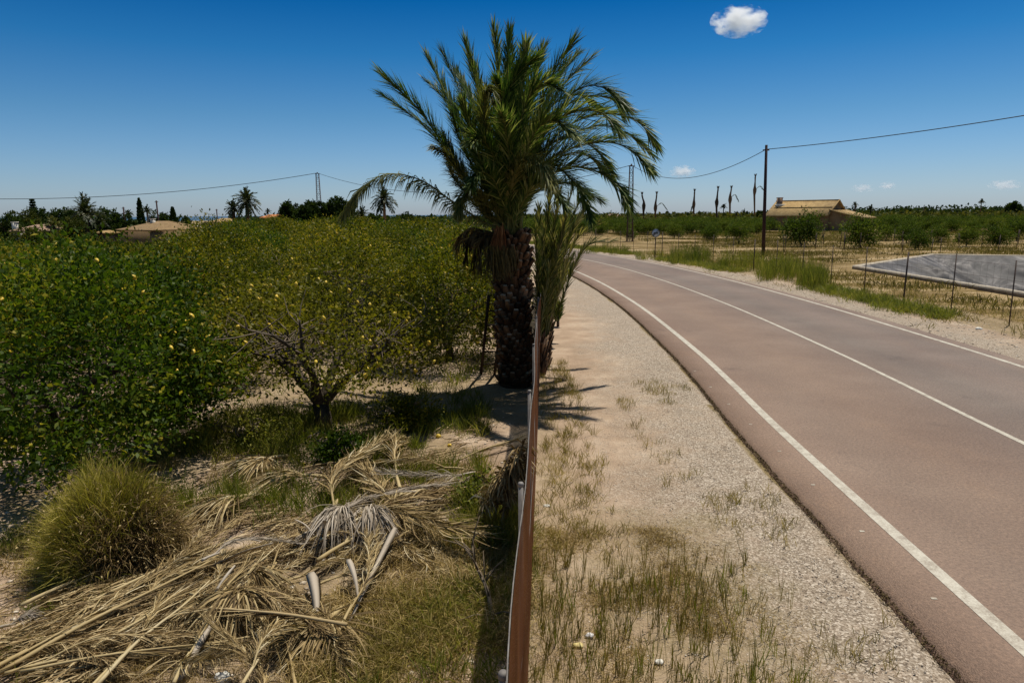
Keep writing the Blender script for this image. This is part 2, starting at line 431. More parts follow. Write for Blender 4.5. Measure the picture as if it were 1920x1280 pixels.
# asphalt: reddish brown, fine aggregate, wheel-worn lanes, stains
def asphalt():
    m, t, o = mat_new('asphalt')
    tcn = N(t, 'TexCoord'); at = N(t, 'Attribute', attribute_name='lat')
    n1 = N(t, 'TexNoise', i_Scale=0.35, i_Detail=5.0, i_Roughness=0.6); t.links.new(tcn.outputs['Object'], n1.inputs['Vector'])
    n2 = N(t, 'TexNoise', i_Scale=28.0, i_Detail=5.0, i_Roughness=0.95); t.links.new(tcn.outputs['Object'], n2.inputs['Vector'])
    vo = N(t, 'TexVoronoi', i_Scale=70.0); t.links.new(tcn.outputs['Object'], vo.inputs['Vector'])
    r1 = rampnode(t, [(0.3, (0.170, 0.121, 0.097)), (0.52, (0.200, 0.146, 0.117)), (0.72, (0.235, 0.175, 0.140))])
    t.links.new(n1.outputs[0], r1.inputs[0])
    # wheel tracks
    rl = rampnode(t, [(0.0, (1.18, 1.10, 1.02)), (0.07, (1.12, 1.06, 1.0)), (0.17, (1.0, .97, .93)), (0.30, (1.05, 1.0, .94)), (0.42, (0.97, 0.94, 0.91)), (0.52, (0.90, 0.92, 0.94)), (0.64, (0.80, 0.86, 0.91)), (0.78, (0.92, 0.95, 0.99)), (0.88, (0.82, 0.87, 0.92)), (1.0, (1.05, 1.03, 1.0))])
    t.links.new(at.outputs['Fac'], rl.inputs[0])
    a = N(t, 'Mix', data_type='RGBA', blend_type='MULTIPLY'); a.inputs[0].default_value = 1.0
    t.links.new(r1.outputs[0], a.inputs[6]); t.links.new(rl.outputs[0], a.inputs[7])
    r2 = rampnode(t, [(0.30, (0.55, 0.55, 0.55)), (0.5, (1.0, 1.0, 1.0)), (0.70, (1.55, 1.50, 1.42))]); t.links.new(n2.outputs[0], r2.inputs[0])
    b = N(t, 'Mix', data_type='RGBA', blend_type='MULTIPLY'); b.inputs[0].default_value = 1.0
    t.links.new(a.outputs[2], b.inputs[6]); t.links.new(r2.outputs[0], b.inputs[7])
    # oil stains: rare dark blotches
    n3 = N(t, 'TexNoise', i_Scale=0.8, i_Detail=9.0, i_Roughness=0.72); mp = N(t, 'Mapping'); mp.inputs['Location'].default_value = (3.3, 1.7, 0); mp.inputs['Scale'].default_value = (1.2, 0.7, 1)
    t.links.new(tcn.outputs['Object'], mp.inputs[0]); t.links.new(mp.outputs[0], n3.inputs['Vector'])
    r3 = rampnode(t, [(0.22, (1.14, 1.10, 1.04)), (0.45, (1, 1, 1)), (0.60, (1, 1, 1)), (0.72, (0.68, 0.70, 0.74))]); t.links.new(n3.outputs[0], r3.inputs[0])
    c = N(t, 'Mix', data_type='RGBA', blend_type='MULTIPLY'); c.inputs[0].default_value = 1.0
    t.links.new(b.outputs[2], c.inputs[6]); t.links.new(r3.outputs[0], c.inputs[7])
    p = N(t, 'BsdfPrincipled'); p.inputs['Roughness'].default_value = 0.85; p.inputs['Specular IOR Level'].default_value = 0.25
    bp = N(t, 'Bump'); bp.inputs['Strength'].default_value = 0.5; bp.inputs['Distance'].default_value = 0.008
    t.links.new(vo.outputs['Distance'], bp.inputs['Height']); t.links.new(bp.outputs[0], p.inputs['Normal'])
    t.links.new(c.outputs[2], p.inputs['Base Color']); t.links.new(p.outputs[0], o.inputs[0])
    return m
M['asphalt'] = asphalt()

def paint():
    m, t, o = mat_new('road_paint')
    tcn = N(t, 'TexCoord')
    n1 = N(t, 'TexNoise', i_Scale=6.0, i_Detail=8.0, i_Roughness=0.75); t.links.new(tcn.outputs['Object'], n1.inputs['Vector'])
    n2 = N(t, 'TexNoise', i_Scale=70.0, i_Detail=3.0); t.links.new(tcn.outputs['Object'], n2.inputs['Vector'])
    ad = N(t, 'Math', operation='MULTIPLY_ADD'); ad.inputs[1].default_value = 0.45
    t.links.new(n2.outputs[0], ad.inputs[0]); t.links.new(n1.outputs[0], ad.inputs[2])
    r = rampnode(t, [(0.48, (0.20, 0.15, 0.115)), (0.66, (0.36, 0.315, 0.25)), (0.84, (0.50, 0.46, 0.38))]); t.links.new(ad.outputs[0], r.inputs[0])
    p = N(t, 'BsdfPrincipled'); p.inputs['Roughness'].default_value = 0.7
    t.links.new(r.outputs[0], p.inputs['Base Color']); t.links.new(p.outputs[0], o.inputs[0])
    return m
M['paint'] = paint()

def ground_mat():
    """dry soil; vertex masks say where the gravel, the weeds' green-brown litter and the ploughed field are"""
    m, t, o = mat_new('soil')
    tcn = N(t, 'TexCoord'); P_ = tcn.outputs['Object']
    n1 = N(t, 'TexNoise', i_Scale=0.9, i_Detail=8.0, i_Roughness=0.65); t.links.new(P_, n1.inputs['Vector'])
    soil = rampnode(t, [(0.3, (0.26, 0.185, 0.125)), (0.5, (0.39, 0.285, 0.20)), (0.7, (0.52, 0.41, 0.305))]); t.links.new(n1.outputs[0], soil.inputs[0])
    vo = N(t, 'TexVoronoi', i_Scale=60.0); vo.inputs['Randomness'].default_value = 1.0; t.links.new(P_, vo.inputs['Vector'])
    sp = N(t, 'SeparateColor'); t.links.new(vo.outputs['Color'], sp.inputs[0])
    grv = rampnode(t, [(0.0, (0.15, 0.115, 0.085)), (0.35, (0.26, 0.205, 0.152)), (0.7, (0.36, 0.295, 0.228)), (1.0, (0.58, 0.50, 0.41))]); t.links.new(sp.outputs[0], grv.inputs[0])
    gm = N(t, 'Attribute', attribute_name='gravel')
    n4 = N(t, 'TexNoise', i_Scale=2.5, i_Detail=6.0, i_Roughness=0.7); t.links.new(P_, n4.inputs['Vector'])
    gmm = N(t, 'Math', operation='MULTIPLY_ADD'); gmm.inputs[1].default_value = 2.0
    t.links.new(n4.outputs[0], gmm.inputs[0])
    gs = N(t, 'Math', operation='SUBTRACT'); gs.inputs[1].default_value = 1.12
    t.links.new(gm.outputs['Fac'], gs.inputs[0]); 
    gk = N(t, 'Math', operation='MULTIPLY'); gk.inputs[1].default_value = 1.6
    t.links.new(gs.outputs[0], gk.inputs[0]); t.links.new(gk.outputs[0], gmm.inputs[2])
    gc = N(t, 'Clamp'); t.links.new(gmm.outputs[0], gc.inputs[0])
    a = N(t, 'Mix', data_type='RGBA'); t.links.new(gc.outputs[0], a.inputs[0]); t.links.new(soil.outputs[0], a.inputs[6]); t.links.new(grv.outputs[0], a.inputs[7])
    # field: streaked dry weeds and pale soil
    mp = N(t, 'Mapping'); mp.inputs['Scale'].default_value = (0.16, 0.42, 1.0); mp.inputs['Rotation'].default_value = (0, 0, R(-12)); t.links.new(P_, mp.inputs[0])
    n2 = N(t, 'TexNoise', i_Scale=1.0, i_Detail=6.0, i_Roughness=0.7); t.links.new(mp.outputs[0], n2.inputs['Vector'])
    fld = rampnode(t, [(0.36, (0.10, 0.068, 0.022)), (0.48, (0.20, 0.135, 0.052)), (0.56, (0.34, 0.245, 0.13)), (0.74, (0.45, 0.345, 0.21))]); t.links.new(n2.outputs[0], fld.inputs[0])
    fm = N(t, 'Attribute', attribute_name='field')
    b = N(t, 'Mix', data_type='RGBA'); t.links.new(fm.outputs['Fac'], b.inputs[0]); t.links.new(a.outputs[2], b.inputs[6]); t.links.new(fld.outputs[0], b.inputs[7])
    # litter
    n3 = N(t, 'TexNoise', i_Scale=16.0, i_Detail=8.0, i_Roughness=0.8); t.links.new(P_, n3.inputs['Vector'])
    lit = rampnode(t, [(0.3, (0.11, 0.085, 0.035)), (0.5, (0.22, 0.165, 0.08)), (0.68, (0.42, 0.32, 0.19))]); t.links.new(n3.outputs[0], lit.inputs[0])
    lm = N(t, 'Attribute', attribute_name='litter')
    l2 = N(t, 'Math', operation='MULTIPLY_ADD'); l2.inputs[1].default_value = 1.6; t.links.new(n4.outputs[0], l2.inputs[0])
    l3 = N(t, 'Math', operation='SUBTRACT'); l3.inputs[1].default_value = 1.0; t.links.new(lm.outputs['Fac'], l3.inputs[0])
    l5 = N(t, 'Math', operation='MULTIPLY'); l5.inputs[1].default_value = 1.5; t.links.new(l3.outputs[0], l5.inputs[0])
    t.links.new(l5.outputs[0], l2.inputs[2])
    l4 = N(t, 'Clamp'); t.links.new(l2.outputs[0], l4.inputs[0])
    c = N(t, 'Mix', data_type='RGBA'); t.links.new(l4.outputs[0], c.inputs[0]); t.links.new(b.outputs[2], c.inputs[6]); t.links.new(lit.outputs[0], c.inputs[7])
    p = N(t, 'BsdfPrincipled'); p.inputs['Roughness'].default_value = 0.95; p.inputs['Specular IOR Level'].default_value = 0.1
    bp = N(t, 'Bump'); bp.inputs['Strength'].default_value = 0.7; bp.inputs['Distance'].default_value = 0.012
    t.links.new(vo.outputs['Distance'], bp.inputs['Height'])
    b2 = N(t, 'Bump'); b2.inputs['Strength'].default_value = 0.5; b2.inputs['Distance'].default_value = 0.05
    n5 = N(t, 'TexNoise', i_Scale=9.0, i_Detail=8.0, i_Roughness=0.7); t.links.new(P_, n5.inputs['Vector'])
    t.links.new(n5.outputs[0], b2.inputs['Height']); t.links.new(bp.outputs[0], b2.inputs['Normal'])
    t.links.new(b2.outputs[0], p.inputs['Normal'])
    t.links.new(c.outputs[2], p.inputs['Base Color']); t.links.new(p.outputs[0], o.inputs[0])
    return m
M['soil'] = ground_mat()
M['sea'] = noisy_mat('sea', (0.03, 0.07, 0.12), (0.05, 0.10, 0.16), 0.01, 0.5, 0.0)

# ------------------------------------------------------------------ the lie of the land
RC = np.array([(7.0, -14), (7.2, -5), (7.42, 3), (7.68, 9.8), (7.92, 13.5), (8.1, 17), (8.25, 24), (8.15, 30), (7.85, 36), (7.2, 43), (6.1, 50), (4.6, 57), (2.6, 65), (0.0, 73), (-3.6, 82), (-9, 92), (-17, 103), (-28, 113), (-45, 124), (-70, 136)], float)
_c = spline(np.c_[RC, np.zeros(len(RC))], 500)[:, :2]
RCF = _c
def road_lat(x, y):
    """signed distance from the road's centre line (right is positive)"""
    x = np.atleast_1d(x).astype(float); y = np.atleast_1d(y).astype(float)
    T = np.gradient(RCF, axis=0); T /= np.linalg.norm(T, axis=1)[:, None]
    out = np.empty(x.shape)
    for i in range(0, len(x), 20000):
        q = np.c_[x[i:i + 20000], y[i:i + 20000]]
        d2 = (q[:, None, 0] - RCF[None, ::3, 0]) ** 2 + (q[:, None, 1] - RCF[None, ::3, 1]) ** 2
        k = np.argmin(d2, 1) * 3
        r = q - RCF[k]
        sgn = np.sign(T[k, 1] * r[:, 0] - T[k, 0] * r[:, 1])
        lat = T[k, 1] * r[:, 0] - T[k, 0] * r[:, 1]
        dd = np.sqrt(d2.min(1))
        out[i:i + 20000] = np.where(dd < 12, lat, sgn * dd)
    return out
ROAD_L, ROAD_R, LINE = -4.02, 3.85, 3.42

POND = np.array([(20.9, 16.0), (21.4, 30), (21.7, 43), (33.6, 54.6), (45, 49.1), (58, 42.8), (57, 16)], float)
def poly_inside_dist(x, y, poly):
    """distance inside a convex polygon's edge (negative outside)"""
    c = poly.mean(0); d = np.full(np.shape(x), 1e9)
    for i in range(len(poly)):
        a = poly[i]; b = poly[(i + 1) % len(poly)]
        e = b - a; nrm = np.array([-e[1], e[0]]); nrm /= np.linalg.norm(nrm)
        if np.dot(c - a, nrm) < 0: nrm = -nrm
        d = np.minimum(d, (x - a[0]) * nrm[0] + (y - a[1]) * nrm[1])
    return d

def gz(x, y):
    x = np.asarray(x, float); y = np.asarray(y, float)
    z = -3.0 * sstep(12, 90, y) * sstep(0.0, -5.0, x + 0.40 * y)
    z = z - 24.0 * sstep(500, 4500, np.hypot(x, y))
    # low mounds among the weeds on the orchard side
    near = sstep(0.2, -1.0, x) * sstep(40, 14, y)
    z = z + near * 0.22 * (fbm(x * 0.45, y * 0.45, 3) - 0.5) + near * 0.07 * (fbm(x * 2.1, y * 2.1, 9) - 0.5)
    return z

def gz1(x, y): return float(gz(x, y))

def axis_lines(segs):
    out = [segs[0][0]]
    for a, b, st in segs:
        n = max(1, int(round((b - a) / st)))
        out += list(a + (np.arange(n) + 1) * (b - a) / n)
    return np.array(out)

def make_ground():
    xs = axis_lines([(-6000, -1000, 1000), (-1000, -300, 70), (-300, -100, 12), (-100, -14, 2.0), (-14, 9, 0.13), (9, 20, 0.4), (20, 60, 0.7), (60, 160, 5), (160, 600, 40), (600, 6000, 900)])
    ys = axis_lines([(-60, 0, 6), (0, 2, 0.5), (2, 20, 0.13), (20, 60, 0.6), (60, 140, 2.5), (140, 400, 15), (400, 1200, 80), (1200, 4600, 400)])
    X, Y = np.meshgrid(xs, ys); x = X.ravel(); y = Y.ravel()
    lat = road_lat(x, y)
    z = gz(x, y)
    # the roadbed: soil stops 9 cm short of the asphalt's top, with an uneven verge
    bumps = 0.05 * (fbm(x * 1.3, y * 1.3, 5) - 0.5) + 0.02 * (fbm(x * 5, y * 5, 6) - 0.5)
    edge = np.maximum(ROAD_L - lat, lat - ROAD_R)
    z = z + np.where(np.hypot(x, y) < 60, bumps, 0) * sstep(0.3, 0.8, edge)
    z = z - 0.07 * sstep(0.20, 0.03, edge)
    di = poly_inside_dist(x, y, POND)
    z = z - 4.6 * sstep(-0.05, 2.4, di)
    mb = MB(); nx, ny = len(xs), len(ys)
    j, i = np.meshgrid(np.arange(nx - 1), np.arange(ny - 1)); k = (i * nx + j).ravel()
    mb.add(np.c_[x, y, z], np.c_[k, k + 1, k + nx + 1, k + nx], 0, 0.5)
    o = mb.build('ground', M['soil'], smooth=True)
    me = o.data
    def att(nm, v):
        a = me.attributes.new(nm, 'FLOAT', 'POINT'); a.data.foreach_set('value', v.astype(np.float32))
    wob = 0.8 * (fbm(x * 0.5, y * 0.5, 21) - 0.5)
    grav = sstep(3.9, 0.5, edge + wob * 2.6) * (edge > -0.5) + 0.12
    att('gravel', grav)
    left = sstep(0.35, -0.1, x - 0.02 * y)
    field = sstep(15.2, 16.5, x + (lat - lat)) * (lat > 7.0)
    field = np.where((lat > 7.2) & (y > 2), sstep(7.2, 8.2, lat), 0.0)
    att('field', field)
    lit = left * sstep(0.38, 0.62, fbm(x * 0.6, y * 0.6, 31)) * 0.85
    lit = np.maximum(lit, left * sstep(13, 24, y))
    vergeweeds = sstep(3.9, 1.8, x + wob) * sstep(9.2, 7.0, y) * (x > 0) * 0.8
    band = sstep(1.5, 0.5, x + wob * 0.6) * (x > 0) * 0.75
    lit = np.maximum(lit, np.maximum(vergeweeds, band))
    lit = np.maximum(lit, np.where((lat < ROAD_L + .05) & (lat > ROAD_L - .14), 1.6 * vn(x * 3, y * 1.2, 91) + .3, 0))
    lit = np.maximum(lit, np.where(lat > 5.6, sstep(5.6, 6.3, lat) * sstep(8.6, 7.4, lat) * 0.9, 0))
    att('litter', lit)
    tag(o, kind='structure')
make_ground()

sea = MB()
sea.add([(-90000, 4300, -22), (90000, 4300, -22), (90000, 120000, -22), (-90000, 120000, -22)], [[0, 1, 2, 3]])
tag(sea.build('sea', M['sea']), kind='structure')

T_ = np.gradient(RCF, axis=0); T_ /= np.linalg.norm(T_, axis=1)[:, None]
NR = np.c_[T_[:, 1], -T_[:, 0]]
RTOP = 0.075
def road_strip(o0, o1, z, name, m, n=1, wob=0.0, skirt=False, i0=0, i1=None):
    C_ = RCF[i0:i1]; Nn = NR[i0:i1]; k = len(C_)
    s = np.arange(k) * 0.35
    cols = []
    offs = np.linspace(o0, o1, n + 1)
    lat = []
    for q, of in enumerate(offs):
        w_ = 0
        if wob and q in (0, n):
            w_ = wob * ((fbm(s * 2.2, s * 0 + q * 7.0, 41) - 0.5) * 2 + (vn(s * 9, s * 0 + q, 42) - 0.5) * 0.5)
        p = C_ + Nn * (of + w_)[:, None] if np.ndim(w_) else C_ + Nn * of
        cols.append(np.c_[p, gz(p[:, 0], p[:, 1]) * 0 + z]); lat.append((of - ROAD_L) / (ROAD_R - ROAD_L))
    if skirt:
        a = cols[0].copy(); a[:, :2] -= Nn * 0.05; a[:, 2] = -0.06
        b = cols[-1].copy(); b[:, :2] += Nn * 0.05; b[:, 2] = -0.06
        cols = [a] + cols + [b]; lat = [lat[0]] + lat + [lat[-1]]
    V = np.stack(cols, 1); nc = len(cols)
    j, i = np.meshgrid(np.arange(nc - 1), np.arange(k - 1)); q = (i * nc + j).ravel()
    mb = MB(); mb.add(V.reshape(-1, 3), np.c_[q, q + 1, q + nc + 1, q + nc], 0, 0.5)
    o = mb.build(name, m)
    a = o.data.attributes.new('lat', 'FLOAT', 'POINT'); a.data.foreach_set('value', np.tile(np.array(lat, np.float32), k))
    return o
# finer resampling of the centre line near the camera
s_ = np.r_[0, np.cumsum(np.linalg.norm(np.diff(RCF, axis=0), axis=1))]
q_ = axis_lines([(0, 50, 0.12), (50, s_[-1], 0.6)])
fine = np.c_[np.interp(q_, s_, RCF[:, 0]), np.interp(q_, s_, RCF[:, 1])]
_keep = RCF
RCF = fine; T_ = np.gradient(RCF, axis=0); T_ /= np.linalg.norm(T_, axis=1)[:, None]; NR = np.c_[T_[:, 1], -T_[:, 0]]
tag(road_strip(ROAD_L, ROAD_R, RTOP, 'road', M['asphalt'], 14, 0.022, True), kind='structure')
tag(road_strip(-LINE - 0.07, -LINE + 0.07, RTOP + 0.004, 'edge_line', M['paint']), kind='structure')
tag(road_strip(LINE - 0.065, LINE + 0.065, RTOP + 0.004, 'edge_line', M['paint']), kind='structure')
tag(road_strip(-0.05, 0.05, RTOP + 0.004, 'centre_line', M['paint']), kind='structure')
# small painted survey ticks outside the near edge line
tk = MB()
for px, py in ((1303, 695), (1332, 725), (1366, 757), (1407, 795), (1461, 845), (1524, 908), (1616, 995), (1751, 1121)):
    g = G(px, py, RTOP + 0.004)
    w_ = 0.026
    tk.add([g + (-w_, -0.012, 0), g + (w_, -0.018, 0), g + (w_ * 1.1, 0.014, 0), g + (-w_ * 0.8, 0.018, 0)], [[0, 1, 2, 3]])
tag(tk.build('paint_ticks', M['paint']), kind='structure')
RCF = _keep

# ------------------------------------------------------------------ pond with a plastic liner
def liner_mat():
    m, t, o = mat_new('pond_liner')
    tcn = N(t, 'TexCoord')
    n1 = N(t, 'TexNoise', i_Scale=0.32, i_Detail=7.0, i_Roughness=0.62, i_Distortion=3.0); t.links.new(tcn.outputs['Object'], n1.inputs['Vector'])
    r = rampnode(t, [(0.34, (0.04, 0.038, 0.039)), (0.5, (0.095, 0.088, 0.087)), (0.66, (0.23, 0.21, 0.20))]); t.links.new(n1.outputs[0], r.inputs[0])
    p = N(t, 'BsdfPrincipled'); p.inputs['Roughness'].default_value = 0.7; p.inputs['Specular IOR Level'].default_value = 0.25
    t.links.new(r.outputs[0], p.inputs['Base Color']); t.links.new(p.outputs[0], o.inputs[0])
    return m
M['liner'] = liner_mat()
def make_pond():
    rt = empty('pond', (POND[1][0], POND[1][1], 0), 'empty irrigation pond lined with wrinkled grey plastic behind the right fence', 'pond')
    c = POND.mean(0)
    P_ = []
    for i in range(len(POND)):
        a, b = POND[i], POND[(i + 1) % len(POND)]
        n = int(np.linalg.norm(b - a) / 0.16)
        for k in range(n): P_.append(a + (b - a) * k / n)
    P_ = np.array(P_); n = len(P_)
    sv = np.arange(n) * 0.16
    rows = []
    m = 60
    for t in np.linspace(0, 1, m):
        d = c - P_; L = np.linalg.norm(d, axis=1)[:, None]; u = d / L
        run = np.minimum(t * 16.0, L[:, 0] * 0.92)[:, None]
        q = P_ + u * run
        drop = np.clip(run[:, 0] / 6.2, 0, 1)
        z = 0.15 - 2.6 * (drop ** 0.92)
        f = 1 - np.abs(2 * fbm(sv * 0.34 + 1.2 * vn(sv * .2, t * 3.0 + sv * 0, 50), t * 1.1 + sv * 0, 51, 2) - 1)
        wq = 2.0 * fbm(q[:, 0] * .12, q[:, 1] * .12, 58, 2)
        f2 = 1 - np.abs(2 * fbm((q[:, 0] * .8 + q[:, 1] * .6) * 0.42 + wq, (q[:, 1] * .8 - q[:, 0] * .6) * 0.13 + wq, 55, 3) - 1)
        z = z + (0.45 * f ** 8 + 0.35 * f2 ** 8) * sstep(0.0, 0.15, t) 
        rows.append(np.c_[q, z])
    V = np.stack(rows, 0)
    j, i = np.meshgrid(np.arange(n), np.arange(m - 1)); k0 = (i * n + j).ravel(); k1 = (i * n + (j + 1) % n).ravel()
    mb = MB(); mb.add(V.reshape(-1, 3), np.c_[k0, k1, k1 + n, k0 + n], 0, 0.5)
    # floor
    base = V[-1]; cc = np.r_[base.mean(0)]
    vv = np.vstack([base, cc]); ff = np.array([[q, (q + 1) % n, n] for q in range(n)])
    mb.add(vv, ff, 0, 0.5)
    mb.build('liner', M['liner'], rt, rt.location, smooth=True)
    # concrete coping: a ring with outer, top and inner faces
    out = []
    for i in range(len(POND)):
        p = POND[i]; d = (p - c) / np.linalg.norm(p - c)
        out.append((p, p + d * 0.26))
    mb = MB(); k = len(out)
    V = []
    for a, b in out:
        V += [(a[0], a[1], 0.02), (a[0], a[1], 0.22), (b[0], b[1], 0.22), (b[0], b[1], 0.10)]
    F = []
    for i in range(k):
        j = (i + 1) % k
        for q in range(3): F.append([i * 4 + q, i * 4 + q + 1, j * 4 + q + 1, j * 4 + q])
    mb.add(V, F)
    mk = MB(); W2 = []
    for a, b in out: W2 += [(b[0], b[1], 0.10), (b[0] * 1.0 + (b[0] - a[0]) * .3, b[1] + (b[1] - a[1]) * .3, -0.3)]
    mk.add(W2, [[i * 2, i * 2 + 1, ((i + 1) % k) * 2 + 1, ((i + 1) % k) * 2] for i in range(k)]); mk.build('shaded_bank', M['shaded_bank'], rt, rt.location)
    mb.build('coping', M['concrete'], rt, rt.location)
make_pond()

# ------------------------------------------------------------------ palm fronds
def frond(mb, curve, leaf_len, n, width, mi_leaf=0, mi_stem=1, stem_r=0.022, droop=0.35, V=0.45, start=0.16, ang=(62, 26), ref=None, jitter=0.12, rbase=0.0, rspan=1.0, flop=0.0, twist=0.0, spreadv=0.9):
    """a pinnate leaf along a curve of points"""
    C = spline(curve, 40)
    T = unit(np.gradient(C, axis=0))
    h = C[-1] - C[0]; h = np.array([h[0], h[1], 0])
    if ref is None: ref = np.array([0, 0, 1.0]) - unit(h) * 0.9
    Nn = ref[None, :] - (T @ ref)[:, None] * T; Nn = unit(Nn)
    if twist:
        Sd0 = np.cross(T, Nn); a = np.linspace(0, twist, len(T))[:, None]
        Nn = Nn * np.cos(a) + Sd0 * np.sin(a)
    Sd = np.cross(T, Nn)
    rr = stem_r * (1 - 0.85 * np.linspace(0, 1, len(C))) * (1 + 1.0 * np.exp(-np.linspace(0, 1, len(C)) * 14))
    mb.tube(C[::2], rr[::2], 5, mi_stem, 0.6)
    t = start + (1 - start) * (np.arange(n) + RS.rand(n) * 0.7) / n
    t = np.clip(t, 0, 1)
    idx = t * (len(C) - 1)
    def at(A): return np.stack([np.interp(idx, np.arange(len(C)), A[:, k]) for k in range(3)], 1)
    P, Tt, Nt, St = at(C), unit(at(T)), unit(at(Nn)), unit(at(Sd))
    L = leaf_len * np.interp(t, [start, start + .18, .5, .85, 1.0], [.45, .85, 1.0, .9, .62])
    for sg in (-1, 1):
        a = np.radians(ang[0] + (ang[1] - ang[0]) * t + RS.randn(n) * 7)
        v = V + (RS.rand(n) - 0.5) * spreadv
        Dr = np.cos(a)[:, None] * Tt + np.sin(a)[:, None] * (sg * np.cos(v)[:, None] * St + np.sin(v)[:, None] * Nt)
        Dr = Dr + RS.randn(n, 3) * jitter + np.array([0, 0, -flop])
        side = unit(np.cross(unit(Dr), Nt + RS.randn(n, 3) * 0.25))
        blades(mb, P, Dr, L * (0.85 + 0.3 * RS.rand(n)), width, mi_leaf, np.clip(rbase + rspan * RS.rand(n), 0, 1), droop * (0.6 + 0.8 * RS.rand(n)), side)

# ------------------------------------------------------------------ the big palm
PB = G(966, 722); PB[2] = gz1(PB[0], PB[1]); PY = PB[1]
palm = empty('date_palm', PB, 'large shaggy date palm beside the brown net fence, rough dark trunk and arching green fronds', 'palm')
def make_trunk():
    mb = MB()
    top = D(962, 442, PY)[2]
    h = top - PB[2]
    zs = np.linspace(-0.1, h, 26)
    cx = PB[0] + 0.0 + (D(957, 442, PY)[0] - PB[0]) * np.clip(zs / h, 0, 1)
    prof = np.interp(zs / h, [-0.1, 0.0, 0.08, 0.3, 0.7, 0.9, 1.0], [0.36, 0.34, 0.29, 0.27, 0.28, 0.28, 0.20])
    mb.tube(np.c_[cx, np.full(26, PY), PB[2] + zs], prof, 22, 0, 0.15, jit=0.12)
    ga = math.pi * (3 - math.sqrt(5))
    n = 430
    for i in range(n):
        u = i / n; z = h * (0.02 + 0.97 * u); a = i * ga
        r0 = np.interp(z, zs, prof); x0 = np.interp(z, zs, cx)
        rad = np.array([math.cos(a), math.sin(a), 0]); tan = np.array([-math.sin(a), math.cos(a), 0])
        if random.random() < 0.06: continue
        L = random.uniform(0.13, 0.24) * (1.0 + 0.5 * u); W = random.uniform(0.13, 0.19)
        tilt = random.uniform(0.35, 0.75) + 0.1 * u
        d = np.array([0, 0, 1]) * math.cos(tilt) + rad * math.sin(tilt)
        nn = rad * math.cos(tilt) - np.array([0, 0, 1]) * math.sin(tilt)
        p = np.array([x0, PY, PB[2] + z]) + rad * (r0 * 0.90)
        w1 = W * random.uniform(0.35, 0.6); th = 0.05
        tan2 = tan + 0.15 * random.uniform(-1, 1) * d
        q = [p - tan * W / 2 - nn * th, p + tan * W / 2 - nn * th, p + tan * W / 2 + nn * th, p - tan * W / 2 + nn * th]
        e = p + d * L
        q += [e - tan2 * w1 / 2 - nn * th * 0.3, e + tan2 * w1 / 2 - nn * th * 0.3, e + tan2 * w1 / 2 + nn * th * 0.7, e - tan2 * w1 / 2 + nn * th * 0.7]
        rv = min(1, max(0, random.gauss(0.4, 0.24)))
        mb.add(q, [[0, 3, 2, 1], [0, 1, 5, 4], [1, 2, 6, 5], [2, 3, 7, 6], [3, 0, 4, 7]], 0, rv)
        mb.add(q, [[4, 5, 6, 7]], 0, min(1, rv + 0.35))
    # loose fibres
    k = 1500
    a = RS.rand(k) * 6.283; z = RS.rand(k) * h
    rad = np.c_[np.cos(a), np.sin(a), np.zeros(k)]
    P_ = np.c_[np.interp(z, zs, cx), np.full(k, PY), PB[2] + z] + rad * (np.interp(z, zs, prof) * 1.05)[:, None]
    blades(mb, P_, rad + RS.randn(k, 3) * 0.6 + np.array([0, 0, 0.1]), 0.06 + 0.14 * RS.rand(k), 0.008, 0, 0.3 + 0.7 * RS.rand(k), 0.8)
    mb.build('trunk', M['boot'], palm, PB)
make_trunk()

